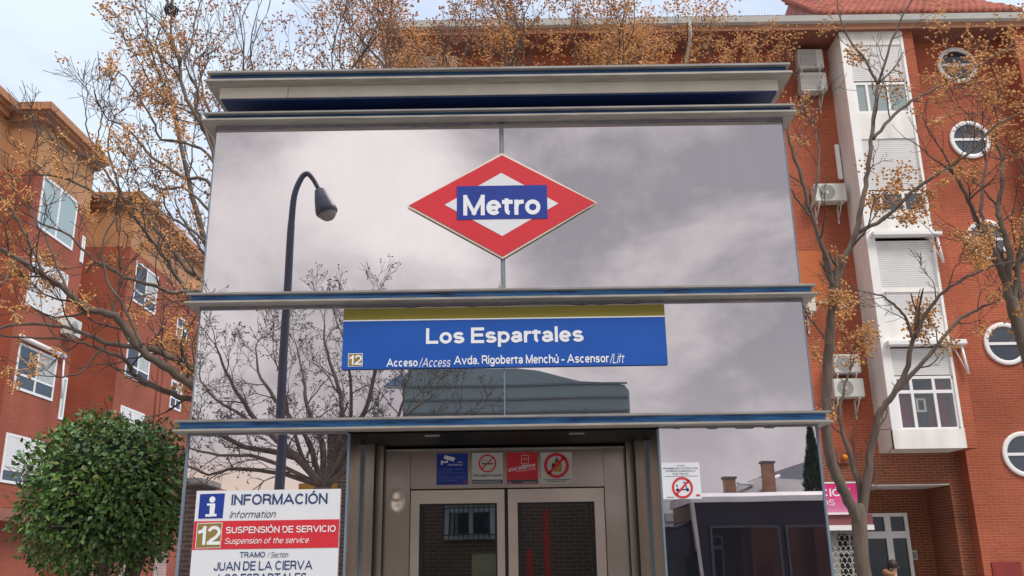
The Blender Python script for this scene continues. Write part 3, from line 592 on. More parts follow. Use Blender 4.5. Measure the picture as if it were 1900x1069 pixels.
b = MB(); FOOD = mat('food_yellow', (.42, .25, .06), .6, 0, .3, 60); FOODB = mat('food_brown', (.2, .1, .04), .6)
poly([(.41, .36), (.66, .36), (.68, .62), (.62, .74), (.45, .72), (.38, .6)], y1, FOOD); poly([(.34, .5), (.44, .46), (.45, .62), (.36, .66)], y1, FOODB); poly([(.46, .70), (.56, .68), (.55, .83), (.49, .84)], y1, FOODB); b.build('food_symbol', t)
b = MB()
for v, u0, u1 in ((.12, .06, .94), (.07, .2, .8)): poly([(u0, v), (u1, v), (u1, v - .022), (u0, v - .022)], y1, GREY_INK)
b.build('small_print', t)

t = thing('scooter_notice', 'white notice with red ring over a scooter on right glass panel', 'notice', P(1265, 925, 5.99))
q0, q1 = P(1228, 892, 5.99), P(1300, 892, 5.99); x0, x1 = q0.x, q1.x; z1, z0 = P(1262, 858.5, 5.99).z, P(1265, 926, 5.99).z
w = x1 - x0; h = z1 - z0; b = MB(); b.box(x0, x1, 5.992, 5.998, z0, z1, WHITE); b.build('sheet', t)
y1, y2 = 5.9905, 5.9892
noring(t, x0 + w * .52, z0 + h * .31, w * .27, w * .055, RED)
b = MB(); cx, cz = x0 + w * .52, z0 + h * .31
for dx in (-.13, .13): disc(b, cx + w * dx, cz - h * .06, 0, w * .042, y1, INK, 16)
bar2(b, cx - w * .13, cz - h * .06, cx + w * .09, cz - h * .05, w * .03, y1, INK); bar2(b, cx + w * .13, cz - h * .06, cx + w * .06, cz + h * .14, w * .022, y1, INK); bar2(b, cx + w * .02, cz + h * .15, cx + w * .1, cz + h * .13, w * .022, y1, INK)
bar2(b, cx - w * .14, cz + h * .09, cx - w * .13, cz + h * .02, w * .03, y1, GREY_INK); b.build('scooter_symbol', t)
b = MB(); put_text(b, 'AVISO', U(.4, 0)[0], U(.62, 0)[0], U(0, .895)[1], U(0, .93)[1], y1, INK, .02)
put_text(b, 'PROHIBIDO EL ACCESO CON', U(.05, 0)[0], U(.95, 0)[0], U(0, .82)[1], U(0, .865)[1], y1, INK, .02); put_text(b, 'PATINETE O MONOCICLO', U(.12, 0)[0], U(.88, 0)[0], U(0, .745)[1], U(0, .79)[1], y1, INK, .02); put_text(b, 'ELÉCTRICOS', U(.3, 0)[0], U(.7, 0)[0], U(0, .67)[1], U(0, .72)[1], y1, INK, .02)
poly([(.08, .632), (.94, .632), (.94, .622), (.08, .622)], y1, GREY_INK); poly([(.1, .06), (.3, .06), (.3, .045), (.1, .045)], y1, GREY_INK); poly([(.86, .07), (.96, .07), (.96, .12), (.86, .12)], y1, RED); b.build('lettering', t)
#PART2
# ------------------------------------------------------------------ brick apartment building on the right
YE, YB, YR, YW = 22.0, 22.1, 22.75, 23.1            # eave, bay front, round-window wall, main wall
apt = thing('apartment_building', 'orange brick apartment block with round windows and white stacked bay windows', 'building', (9, 23.1, 0))
zs = P(1460, 57, YE).z                              # soffit height
XL, XRR = P(790, 100, YW).x, 16.5
bx0, bx1 = P(1556, 100, YB).x, P(1673, 80, YB).x    # bay
bx0 = (bx0 + P(1666, 820, YB).x) / 2; bx1 = (bx1 + P(1798, 820, YB).x) / 2
px1 = P(1702, 120, YB).x                            # right edge of the brick pilaster
zb = P(1735, 832, YB).z                             # underside of the bay
zrec = P(1650, 899, YW).z
xrec0, xrec1 = P(1500, 900, YW).x, P(1761, 893, YW).x
b = MB(); zmid = zrec + .02
b.box(XL, bx1 + .05, YW, 33, zb, zs + .02, BRICK)
b.box(px1 - .02, XRR, YR, 33, 0, zs + .02, BRICK)
b.box(bx1, px1, YB + .02, YR + .5, zb, zs + .02, BRICK)
b.box(P(1886, 90, YB).x, XRR, YB + .02, YR, 0, zs + .02, BRICK)
b.build('wall', apt)
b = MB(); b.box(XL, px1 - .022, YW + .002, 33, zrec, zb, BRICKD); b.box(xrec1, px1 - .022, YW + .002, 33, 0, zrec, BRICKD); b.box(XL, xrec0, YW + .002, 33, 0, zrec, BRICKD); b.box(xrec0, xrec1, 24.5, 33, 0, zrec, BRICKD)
b.build('ground_floor_wall', apt)
b = MB(); b.box(xrec0, xrec1, YW, 24.5, zrec - .03, zrec - .002, STUCCO); b.build('porch_soffit', apt)
b = MB(); b.box(XL - 1, XL + .9, YW - .05, 33, 3, zs + .01, STUCCO); b.build('end_column', apt)
b = MB(); x0, z0 = P(1500, 513, YW).x, 0; b.box(P(1500, 468, YW).x - .5, P(1548, 513, YW).x + .05, YW - .006, YW, P(1520, 560, YW).z, P(1520, 466, YW).z, mat('orange_paint', (.52, .15, .05), .8, 0, .06)); b.build('painted_patch', apt)
b = MB(); b.box(P(1490, 560, YW).x, bx0, YW - .03, YW, P(1520, 562, YW).z - .02, P(1520, 562, YW).z + .02, GUT); b.build('ledge', apt)
# eave: soffit, fascia, gutter
b = MB(); b.box(XL - 1.2, XRR + .5, YE, 33, zs + .02, zs + .2, SOFF); b.build('soffit', apt)
b = MB(); b.box(XL - 1.2, XRR + .5, YE - .04, YE - .001, zs - .0, zs + .2, mat('brown_fascia', (.36, .17, .10), .8)); b.build('fascia', apt)
zg = P(1600, 37, YE).z
b = MB(); b.prismx([(YE - .042, zs + .17), (YE - .15, zs + .2), (YE - .18, zs + .36), (YE - .16, zs + .37), (YE - .14, zs + .24), (YE - .042, zs + .24)], XL - 1.2, XRR + .5, GUT); b.build('gutter', apt)
b = MB(); q = P(1281, 60, YE - .1); b.tube([(q.x, YE - .1, zs + .2), (q.x, YE - .05, zs - .15), (q.x - .02, YW - .12, zs - .75), (q.x - .02, YW - .12, 3)], .055, GUT, 8); b.build('downpipe', apt)
# roofs
zt = zs + .36
b = MB(); n = 150; w_ = (P(1516, 36, YE).x - XL + 1) / n
for i in range(n):
    x = XL - 1 + (i + .5) * w_
    b.tube([(x, YE - .14, zt + .02), (x, YE + 3, zt + .62)], w_ * .42, TILED, 8)
b.build('low_roof', apt)
xr0, xr1 = P(1516, 32, YE).x, P(1893, 28, YE).x
b = MB(); n = 30; w_ = (xr1 - xr0) / n; ridge = P(1600, 3, 24.6); run, rise = 24.6 - YE, ridge.z - zt
xh = P(1745, 4, 24.6).x
for i in range(n):
    x = xr0 + (i + .5) * w_; u1 = 1 if x < xh else max(.06, (xr1 + .3 - x) / (xr1 + .3 - xh)); rows = max(2, int(9 * u1)); pts, rr = [], []
    for k in range(rows):
        for e, r in ((k / rows, .56), ((k + .97) / rows, .44)):
            pts.append((x - .12 * e * u1, YE - .15 + run * e * u1, zt + .03 + rise * e * u1 + (.03 if r > .5 else 0))); rr.append(w_ * r)
    b.tube(pts, rr, TILE, 8)
b.add([(xr0, YE - .1, zt), (xr1, YE - .1, zt), (xh, YE + run, zt + rise), (xr0 + .2, YE + run, zt + rise)], [(0, 1, 2, 3)], TILE)
b.add([(xr1, YE - .1, zt), (xr1, 33, zt), (xh, YE + run, zt + rise)], [(0, 1, 2)], TILE); b.add([(xr0, YE - .1, zt), (xr0, 33, zt), (xr0 + .2, YE + run, zt + rise)], [(0, 1, 2)], TILE)
b.tube([(xr0 + .1, YE + run, zt + rise + .05), (xh, YE + run, zt + rise + .05)], .12, TILE, 8); b.tube([(xh, YE + run, zt + rise + .05), (xr1, YE, zt + .05)], .12, TILE, 8)
b.build('hip_roof', apt)
b = MB(); q = P(1523, 8, 23); b.tube([(q.x, 23, zt), (q.x, 23, zt + 2.6)], .02, ALUD, 6)
for k in range(5): b.tube([(q.x - .35 + .04 * k, 23, zt + 1.3 + k * .22), (q.x + .35 - .04 * k, 23, zt + 1.3 + k * .22)], .009, ALUD, 5)
b.build('aerial', apt)
# white stacked bay
def bz(y): return P(1615 + (y - 70) * .153, y, YB).z
fl = bx0 + .22; fr = bx1 - .07
b = MB(); b.box(bx0, bx0 + .1, YB + .05, YW - .002, zb, zs, STUCCO); b.box(bx1 - .1, bx1 - .001, YB + .05, YW - .002, zb, zs, STUCCO)
b.box(bx0 + .1, bx1 - .1, YB + .09, YW - .002, zb, zb + .12, STUCCO)
def band(t_, b__, y=YB + .04, x0=bx0 + .02, x1=bx1 - .004, m=STUCCO): b.box(x0, x1, y, YB + .3, bz(b__), bz(t_), m)
for t_, q in ((57, 82), (208, 256), (392, 436), (534, 541), (586, 640)): band(t_, q)
b.box(bx0, bx1 - .002, YB, YB + .12, zb, bz(796), STUCCO)
b.build('bay_wall', apt)
b = MB(); b.box(bx0 + .001, fl, YB + .02, YB + .2, bz(796), zs, PVC); b.box(fr, bx1 - .003, YB + .02, YB + .2, bz(796), zs, PVC); b.build('bay_corner_posts', apt)
b = MB(); b.box(bx0 + .12, bx1 - .12, YB + .6, YB + .62, zb + .2, zs, INTR); b.build('bay_interior', apt)
def shutter(mb, x0, x1, z0, z1, Y, pitch=.055):
    n = max(2, int((z1 - z0) / pitch)); vs = []
    for i in range(n):
        a = z0 + (z1 - z0) * i / n; c = z0 + (z1 - z0) * (i + 1) / n; h = c - a
        for zz, yy in ((a, .012), (a + .18 * h, 0), (c - .12 * h, -.004), (c, .012)): vs += [(x0, Y + yy, zz), (x1, Y + yy, zz)]
    k = len(vs) // 2; mb.add(vs, [(2 * i, 2 * i + 1, 2 * i + 3, 2 * i + 2) for i in range(k - 1)], SHUT)
for t_, q in ((82, 148), (256, 350), (445, 534), (541, 586), (645, 695)):
    b = MB(); shutter(b, fl, fr, bz(q), bz(t_), YB + .07); b.build('roller_shutter', apt)
def baywin(t_, q, cols, pane, trans=None):
    f = MB(); z0, z1 = bz(q), bz(t_); y0, y1 = YB + .05, YB + .12
    f.box(fl, fr, y0, y1, z1 - .07, z1, PVC); f.box(fl, fr, y0, y1, z0, z0 + .06, PVC)
    xs = [fl + (fr - fl) * c for c in cols]
    for i, x in enumerate(xs): f.box(x - .035, x + .035, y0 + .002, y1, z0 + .06, z1 - .07, PVC)
    if trans: zz = bz(trans); f.box(fl, fr, y0 + .004, y1, zz - .04, zz + .04, PVC)
    w = f.build('bay_window', apt)
    p = MB(); p.box(fl, fr, YB + .085, YB + .095, z0 + .05, z1 - .06, pane); p.build('pane', w)
    return w
baywin(151, 208, (.02, .24, .62, .985), PALEPANE); baywin(353, 392, (.02, .22, .62, .985), PANE)
w = baywin(697, 797, (.02, .28, .66, .985), CLEAR, 726)
def curtain(x0, x1, z0, z1, Y):
    c = MB(); n = 40; vs = []
    for i in range(n + 1):
        x = x0 + (x1 - x0) * i / n; y = Y + .035 * math.sin(i * 1.15) + .02 * math.sin(i * .43); vs += [(x, y, z0), (x, y * 1 + .0, z1)]
    c.add(vs, [(2 * i, 2 * i + 2, 2 * i + 3, 2 * i + 1) for i in range(n)], CURT, True); c.build('curtain', w)
d = fr - fl; zc0, zc1 = bz(796), bz(697)
curtain(fl + .01 * d, fl + .30 * d, zc0, zc1, YB + .2); curtain(fl + .66 * d, fl + .90 * d, zc0, zc1, YB + .2); curtain(fl + .56 * d, fl + .64 * d, zc0, zc1 - .5, YB + .25)
c = MB(); zz = (zc0 + zc1) / 2
for a in ((-.12, -.07), (.07, .12)): c.box(fl + .43 * d + a[0], fl + .43 * d + a[1], YB + .14, YB + .16, zz - .22, zz + .12, PVC)
for a in ((-.22, -.17), (.07, .12)): c.box(fl + .43 * d - .07, fl + .43 * d + .07, YB + .14, YB + .16, zz + a[0], zz + a[1], PVC)
c.build('window_picture', w)
for y, xr in ((436, 1748), (638, 1794)):
    b = MB(); z = bz(y); x1 = P(xr, y, YB - .15).x; b.rbox(bx0 + .1, x1, YB - .2, YB + .035, z - .07, z + .06, PVC, .02)
    b.tube([(x1 - .12, YB - .1, z - .05), (x1 - .05, YB - .1, z - .8)], .035, PVC, 6); b.tube([(x1 - .32, YB - .06, z - .05), (x1 - .05, YB - .1, z - .8)], .012, PVC, 5); b.build('awning_case', apt)
# round windows
rx = P(1775, 122, YR).x
for zc in (P(1775, 122, YR).z, P(1800, 260, YR).z, P(1835, 445, YR).z, P(1870, 638, YR).z, P(1898, 843, YR).z):
    f = MB(); f.lathe([(.445, .02), (.445, -.05), (.452, -.056), (.548, -.056), (.555, -.05), (.555, .02)], PVC, 40, (rx, YR, zc), 'y'); f.box(rx - .445, rx + .445, YR - .05, YR - .02, zc - .035, zc + .035, PVC)
    w = f.build('round_window', apt)
    p = MB(); disc(p, rx, zc, 0, .45, YR - .012, PANE); p.build('pane', w)
# ground floor: door, conduit
f = MB(); YD = 24.42; dx1 = P(1689, 1000, YD).x; dx0 = dx1 - 1.75; dz = P(1650, 952, YD).z
for x0, x1 in ((dx0, dx0 + .09), (dx1 - .09, dx1), ((dx0 + dx1) / 2 + .26, (dx0 + dx1) / 2 + .42)): f.box(x0, x1, YD, YD + .08, 0, dz, PVC)
zt1, zt0 = P(1650, 986, YD).z, P(1650, 999, YD).z
f.box(dx0 + .09, dx1 - .09, YD + .001, YD + .08, dz - .09, dz, PVC); f.box(dx0 + .09, dx1 - .09, YD - .01, YD + .08, zt0, zt1, PVC); f.box(dx0 + .09, dx1 - .09, YD + .001, YD + .08, 0, .5, PVC)
f.box(dx0 + .5, dx0 + .6, YD + .002, YD + .08, .5, zt0, PVC)
w = f.build('entrance_door', apt); p = MB(); p.box(dx0 + .09, dx1 - .09, YD + .05, YD + .06, .5, dz - .09, DARKPANE); p.build('pane', w)
b = MB(); x = P(1555, 300, YW).x; b.rbox(x - .07, x + .05, YW - .1, YW, P(1555, 335, YW).z, P(1548, 270, YW).z, PVC, .02); b.build('conduit', apt)
b = MB(); q0, q1 = P(1838, 1043, YR), P(1897, 1069, YR); b.rbox(q0.x, q1.x, YR - .03, YR, q0.z - .9, q0.z, mat('red_hatch', (.25, .03, .025), .5, 0, .15), .008); b.build('meter_hatch', apt)
# shop front under the sign
b = MB(); sx0, sx1 = P(1380, 920, YW).x, P(1593, 920, YW - .1).x; YS = YW - .16
zs1, zs0 = P(1560, 897, YS).z, P(1560, 951, YS).z
b.box(sx0, xrec0 + 1.45, YW - .1, YW + .002, zs0 - .3, zs0 - .05, mat('wine_awning', (.25, .08, .09), .7)); b.box(sx0, xrec0 + 1.45, YW - .14, YW + .002, zs0 - .42, zs0 - .3, PVC); b.build('shutter_box', apt)
g0 = P(1531, 1000, YW - .05).x - 2.2; g1 = P(1602, 1000, YW - .05).x + .1
b = MB(); zt = zs0 - .42; b.box(g0, g1, YW + .25, YW + .27, 0, zt, mat('shop_door_panels', (.38, .39, .36), .6))
for xx in (g0 + 1.6, g1 - .62, g1 - .3): b.box(xx, xx + .26, YW + .235, YW + .249, .2, zt - .55, INTR); b.box(xx, xx + .26, YW + .235, YW + .249, zt - .45, zt - .08, INTR)
b.build('shop_door', apt)
b = MB(); pch = .13
for j in range(int(zt / pch) + 1):
    for i in range(int((g1 - g0) / pch)):
        x = g0 + (i + .5 * (j % 2)) * pch; z = j * pch
        pts = [(x + pch * .5 * (1 - math.cos(a)), YW + .1, z + pch * .75 * math.sin(a)) for a in [math.pi * k / 5 for k in range(6)]]
        b.tube(pts, .011, GUT, 3, cap=False)
b.build('lattice_grille', apt)

t = thing('shop_sign', 'bright pink shop sign with white lettering behind the forked tree', 'sign', (sx1, YS, zs0))
b = MB(); n = 8
for k in range(n):
    q = k / (n - 1); b.box(sx0, sx1, YS, YS + .05, zs0 + (zs1 - zs0) * (1 - (k + 1) / n), zs0 + (zs1 - zs0) * (1 - k / n), mat('pink_print_%d' % k, (.70, .02 + .22 * q * q, .20 + .22 * q * q), .4))
b.build('panel', t)
b = MB(); b.box(sx0 - .03, sx1 + .04, YS - .012, YS + .06, zs1, zs1 + .035, PVC); b.box(sx0 - .03, sx1 + .04, YS - .012, YS + .06, zs0 - .05, zs0, PVC); b.box(sx1, sx1 + .04, YS - .012, YS + .06, zs0, zs1, PVC); b.build('frame', t)
b = MB(); ptext(b, 'ALIMENTACIÓN', 1395, 903.5, 1578, 922, YS - .004, WHITEL, .04); b.build('lettering', t)
b = MB(); ptext(b, 'FRUTOS SECOS', 1405, 928, 1549, 939, YS - .004, WHITEL, .01); b.build('lettering', t)
t = thing('alarm_siren', 'square brick-coloured alarm box with amber lamp beside the tree fork', 'alarm', P(1564, 850, YW - .1))
q = P(1564, 850, YW - .1); b = MB(); b.rbox(q.x - .17, q.x + .17, YW - .1, YW, q.z - .15, q.z + .15, mat('alarm_casing', (.26, .08, .05), .6), .03); b.build('casing', t)
b = MB(); b.lathe([(.075, .0), (.075, -.04), (.05, -.085), (.0, -.1)], mat('amber_lens', (.75, .25, .01), .2), 16, (q.x + .04, YW - .1, q.z + .02), 'y'); b.build('lens', t)
t = thing('intercom_panel', 'small grey intercom panel on brick wall beside white entrance door', 'intercom', P(1697, 1040, 24.45))
q = P(1697, 1030, 24.45); b = MB(); b.rbox(q.x - .08, q.x + .08, 24.45, 24.5, q.z - .12, q.z + .12, GUT, .01); b.build('casing', t)
b = MB(); b.box(q.x - .045, q.x + .045, 24.442, 24.45, q.z - .08, q.z + .07, ACG); b.build('button_plate', t)

def aircon(label, l, t_, r, bt, fan, legs=True):
    y = YW - .42; p0, p1 = P(l, (t_ + bt) / 2, y), P(r, (t_ + bt) / 2, y); z0, z1 = P((l + r) / 2, bt, y).z, P((l + r) / 2, t_, y).z
    t = thing('air_conditioner', label, 'air conditioner', ((p0.x + p1.x) / 2, YW, z0), 'outdoor air conditioners on the orange brick wall')
    x0, x1 = p0.x, p1.x; b = MB(); b.rbox(x0, x1, y, YW - .1, z0, z1, ACW, .02); c = b.build('casing', t); w = x1 - x0; h = z1 - z0
    b = MB()
    if fan:
        cx, cz, R_ = x0 + w * .38, (z0 + z1) / 2, min(h * .43, w * .36)
        disc(b, cx, cz, 0, R_, y - .003, ACG, 28)
        for k in range(1, 6): disc(b, cx, cz, R_ * k / 5 - .008, R_ * k / 5, y - .008, ACW, 28)
        disc(b, cx, cz, 0, R_ * .22, y - .012, ACW, 16)
    else:
        b.box(x0 + w * .05, x0 + w * .72, y - .004, y, z0 + h * .1, z1 - h * .08, mat('coil_grey', (.33, .34, .35), .5))
        for k in range(12): zz = z0 + h * (.13 + .065 * k); b.box(x0 + w * .05, x0 + w * .72, y - .014, y - .004, zz, zz + h * .02, ACW)
    b.build('fan_grille', t)
    if legs:
        for xx in (x0 + w * .12, x1 - w * .18):
            b = MB(); b.box(xx - .02, xx + .02, y + .02, YW, z0 - .045, z0 - .002, ACW); b.tube([(xx, y + .04, z0 - .03), (xx, YW - .01, z0 - .42)], .018, ACW, 5); b.box(xx - .02, xx + .02, YW - .03, YW, z0 - .5, z0 - .046, ACW); b.build('bracket', t)
    return t
aircon('topmost air conditioner under the roof eave, grey coil facing out', 1481, 91, 1528, 126, 0)
aircon('air conditioner directly below the topmost one, grey coil facing out', 1486, 134, 1535, 168, 0)
aircon('air conditioner with round fan level with the second bay window down', 1512, 340, 1571, 373, 1)
aircon('upper of the two stacked air conditioners left of the curtained window', 1547, 657, 1597, 692, 1)
aircon('lower of the two stacked air conditioners left of the curtained window', 1547, 702, 1604, 737, 1)
aircon('white air conditioner half hidden behind the kiosk beam corner', 1462, 546, 1514, 578, 0)
t = thing('junction_box', 'tiny white box on orange brick beside the pale bay column', 'junction box', P(1563, 577, YW)); q = P(1563, 569, YW); b = MB(); b.rbox(q.x - .09, q.x + .08, YW - .1, YW, q.z - .08, q.z + .08, PVC, .015); b.build('casing', t)
b = MB(); b.tube([(q.x, YW - .05, q.z + .08), (q.x + .02, YW - .05, q.z + .5)], .012, PVC, 5); b.build('cable', t)

# ------------------------------------------------------------------ apartment building on the left
XS = -16.99
def Z2(z): return 1.65 + 2 * (z - 1.65)
flat = thing('apartment_building', 'dark red brick apartment block with ochre top storey seen steeply from its end', 'building', (XS - 4, 35, 0))
zbk, zcn = 15.4, 17.25
segs = [(14, 30, -18.2), (30, 34.2, XS), (34.2, 38.35, -19.1), (38.35, 62, XS)]
b = MB(); o_ = MB(); cn = MB(); xb = -30
for y0, y1_, x in segs:
    b.box(xb, x, y0 + .003, y1_, 3.5, zbk, BRICKL); b.box(xb, x - .02, y0 + .003, y1_, 0, 3.5, BRICKL)
    o_.box(xb, x - .004, y0, y1_ - .003, zbk, zcn, OCHRE)
    for e, za, zb_ in ((.18, zcn, zcn + .22), (.30, zcn + .22, zcn + .34), (.42, zcn + .34, zcn + .62)):
        cn.box(xb - .1, x + e, y0 - e, y1_ + (e if x > -17.5 else -.43), za, zb_, CORN)
b.build('wall', flat); o_.build('ochre_storey', flat); cn.build('cornice', flat)
b = MB(); b.box(xb, XS + .5, 28.9, 34.6, 3.17, 3.55, mat('ground_canopy', (.30, .12, .085), .8)); b.build('canopy', flat)
for y0, y1_, x in segs:                                  # stained lower edge of the ochre coat
    n = 20; b = MB()
    for i in range(n):
        ya, yb = y0 + (y1_ - y0) * i / n, y0 + (y1_ - y0) * (i + 1) / n; q = .05 + .35 * max(0, noise.noise(Vector((ya * .6, x, 1))))
        b.box(x - .05, x + .004, ya, yb, zbk - q, zbk, OCHRE)
    b.build('render_edge', flat)
def swin(y0, y1_, z0, z1, kind, sill=True):
    f = MB(); x = XS; t = .09
    f.box(x - .06, x + .03, y0, y0 + t, z0, z1, PVC); f.box(x - .06, x + .03, y1_ - t, y1_, z0, z1, PVC); f.box(x - .06, x + .03, y0 + t, y1_ - t, z1 - t, z1, PVC); f.box(x - .06, x + .03, y0 + t, y1_ - t, z0, z0 + t, PVC)
    ym = (y0 + y1_) / 2
    if y1_ - y0 > 1: f.box(x - .06, x + .028, ym - .05, ym + .05, z0 + t, z1 - t, PVC)
    if kind == 'open': f.box(x - .06, x + .027, y0 + t, y1_ - t, z0 + .5, z0 + .58, PVC)
    w = f.build('window', flat)
    p = MB(); p.box(x - .05, x + .006, y0 + t, y1_ - t, z0 + t, z1 - t, PALEPANE if kind == 'pale' else PANE); p.build('pane', w)
    if kind in ('shut', 'half'):
        s_ = MB(); zl = z0 + t if kind == 'shut' else z0 + (z1 - z0) * .25; n = int((z1 - zl) / .07)
        for i in range(n): a = zl + (z1 - t - zl) * i / n; h = (z1 - t - zl) / n; s_.prism([(x + .007, a), (x + .024, a + h * .1), (x + .018, a + h), (x + .007, a + h)], y0 + t, y1_ - t, SHUT)
        s_.build('roller_shutter', w)
    if kind == 'open':
        c = MB(); c.box(x + .0065, x + .0085, ym + .1, y1_ - t, z0 + .6, z1 - t, mat('net_curtain', (.45, .48, .48), .8, 0, .25, 8)); c.build('curtain', w)
    return w
def wpx(l, t_, r, bt, kind):       # window on the side wall measured by its corners
    a, c = PX(l, t_, XS), PX(r, bt, XS); swin(min(a.y, c.y), max(a.y, c.y), min(a.z, c.z), max(a.z, c.z), kind)
for z0, z1, k in ((13.4, 15.42, 'pale'), (10.5, 12.4, 'shut'), (7.55, 9.15, 'open'), (4.42, 6.05, 'half')): swin(30.5, 33.2, z0, z1, k)
swin(34.0 - .1, 34.15, 13.2, 14.3, 'pale'); swin(33.8, 34.15, 7.0, 8.6, 'pale')
for z0, z1, k in ((13.1, 15.0, 'open'), (9.7, 11.5, 'open'), (6.7, 8.4, 'half')): swin(39.1, 41.7, z0, z1, k)
for z0, z1 in ((12.8, 13.9), (9.2, 10.6)): swin(44.6, 46.1, z0, z1, 'open')
b = MB(); b.tube([(XS + .12, 30.3, 9.3), (XS + .12, 33.5, 9.3)], .09, PVC, 8); b.tube([(XS + .12, 33.45, 9.3), (XS + .2, 33.5, 7.7)], .035, PVC, 6); b.build('awning_case', flat)
b = MB(); b.tube([(XS + .04, 42.8, 3.5), (XS + .04, 42.8, 14)], .035, mat('brown_pipe', (.2, .06, .04), .6), 6); b.tube([(XS + .04, 43.4, 3.5), (XS + .04, 43.4, 12)], .03, MATS['brown_pipe'], 6); b.build('downpipe', flat)
for yy in (36.5, 40.5, 44.5):
    b = MB(); shutter_pts = []
    n = 36
    for i in range(n): a = .2 + 2.5 * i / n; b.prism([(XS + .002, a), (XS + .05, a + .01), (XS + .035, a + .066), (XS + .002, a + .066)], yy, yy + 1.6, mat('pale_pink_slats', (.42, .30, .28), .7))
    b.build('vent_shutter', flat)
t = thing('air_conditioner', 'air conditioner on dark red brick wall between two side windows', 'air conditioner', (XS, 33.6, 10.0)); b = MB(); q0 = PX(119, 592, XS + .3); q0 = Vector((XS + .3, 33.4, 10.55))
b.rbox(XS + .02, XS + .38, 33.1, 34.0, 10.1, 10.75, ACW, .02); b.build('casing', t); b = MB(); b.lathe([(.25, 0), (.25, .01), (0, .012)], ACG, 20, (XS + .38, 33.45, 10.42), 'x'); b.build('fan_grille', t)
# ------------------------------------------------------------------ trees
def rnd(a, b): return random.uniform(a, b)
def rvec(): 
    while True:
        v = Vector((rnd(-1, 1), rnd(-1, 1), rnd(-1, 1)))
        if .05 < v.length < 1: return v.normalized()
def smooth(pts, per=4):
    pts = [Vector(q) for q in pts]; out = []
    for i in range(len(pts) - 1):
        a, b, c, d = pts[max(i - 1, 0)], pts[i], pts[i + 1], pts[min(i + 2, len(pts) - 1)]
        for k in range(per):
            t = k / per; out.append(.5 * ((2 * b) + (c - a) * t + (2 * a - 5 * b + 4 * c - d) * t * t + (3 * b - a - 3 * c + d) * t * t * t))
    out.append(pts[-1]); return out
OCT = ([(1, 0, 0), (-1, 0, 0), (0, 1, 0), (0, -1, 0), (0, 0, 1), (0, 0, -1)], [(0, 2, 4), (2, 1, 4), (1, 3, 4), (3, 0, 4), (2, 0, 5), (1, 2, 5), (3, 1, 5), (0, 3, 5)])
class Tree:
    def __init__(s, berry=BERRY, dens=.6, bsize=.0125, nb=12, spread=.13): s.w = MB(); s.t = MB(); s.b = MB(); s.bm = berry; s.dens = dens; s.bs = bsize; s.nb = nb; s.sp = spread; s.zone = None
    def cluster(s, p, d):
        n = int(s.nb * rnd(.6, 1.4))
        for k in range(n):
            v = (rvec() * .8 + d * .5 + Vector((0, 0, -.35))).normalized() * s.sp * rnd(.35, 1.1); q = p + v
            side = v.orthogonal().normalized() * .0028
            s.b.add([p + side, p - side, q - side, q + side], [(0, 1, 2, 3)], s.bm)
            r = s.bs * rnd(.8, 1.25); s.b.add([q + Vector(o) * r for o in OCT[0]], OCT[1], s.bm, True)
    def twig(s, p, d, L, r, lvl, up=.1, fork=.75):
        n = 4; pts = [p]; d = d.normalized(); q = p
        for k in range(n):
            d = (d + rvec() * .2 + Vector((0, 0, up * .5))).normalized(); q = q + d * L / n; pts.append(q)
        r1 = max(r * .62, .0035); rad = [r + (r1 - r) * k / n for k in range(n + 1)]
        (s.w if r > .022 else s.t).tube(pts, rad, BARK if r > .022 else TWIG, 6 if r > .02 else (4 if r > .008 else 3), cap=False)
        if lvl <= 0:
            if random.random() < s.dens and (s.zone is None or s.zone(q)): s.cluster(q, d)
            return
        for k in range(2 if random.random() < .75 else 3):
            ax = (d.orthogonal().normalized()); ax.rotate(Matrix.Rotation(rnd(0, 6.28), 3, d)); nd_ = d.copy(); nd_.rotate(Matrix.Rotation(rnd(.25, .75), 3, ax))
            s.twig(q, nd_, L * rnd(.6, .9) * fork / .75, r1 * (.95 if k == 0 else .75), lvl - 1, up, fork)
        for k in range(1, n):
            if random.random() < .45: 
                ax = (d.orthogonal().normalized()); ax.rotate(Matrix.Rotation(rnd(0, 6.28), 3, d)); nd_ = d.copy(); nd_.rotate(Matrix.Rotation(rnd(.5, 1.0), 3, ax))
                s.twig(pts[k], nd_, L * rnd(.4, .7), max(rad[k] * .5, .004), max(lvl - 2, 0), up, fork)
    def limb(s, pts, r0, r1, n=8, lvl=2, L=.5, up=.12, every=3, sides=10, prob=.8):
        q = smooth(pts); N = len(q)
        q = [a + rvec() * .012 * (0 if i in (0, N - 1) else 1) for i, a in enumerate(q)]
        rad = [r0 + (r1 - r0) * i / (N - 1) for i in range(N)]
        s.w.tube(q, [x * rnd(.95, 1.06) for x in rad], BARK, sides)
        for i in range(2, N - 1):
            if i % every == 0 and random.random() < prob:
                d = (q[i + 1] - q[i - 1]).normalized(); ax = d.orthogonal().normalized(); ax.rotate(Matrix.Rotation(rnd(0, 6.28), 3, d)); e = d.copy(); e.rotate(Matrix.Rotation(rnd(.5, 1.1), 3, ax))
                s.twig(q[i], e, L * rnd(.6, 1.1), min(rad[i] * .45, .016), lvl, up)
        d = (q[-1] - q[-2]).normalized()
        for k in range(2): s.twig(q[-1], (d + rvec() * .35).normalized(), L, r1 * .8, lvl, up)
    def finish(s, name, label, group, base, crown='crown', fruit='fruit_clusters'):
        o = thing(name, label, 'tree', base, group)
        s.w.build('trunk', o)
        if s.t.v: s.t.build(crown, o)
        if s.b.v: f = s.b.build(fruit, o); f['kind'] = 'stuff'
        return o
def pl(pxs, Y0, Y1):
    n = len(pxs); return [P(x, y, Y0 + (Y1 - Y0) * i / (n - 1)) for i, (x, y) in enumerate(pxs)]
TG = 'berry trees around the kiosk'
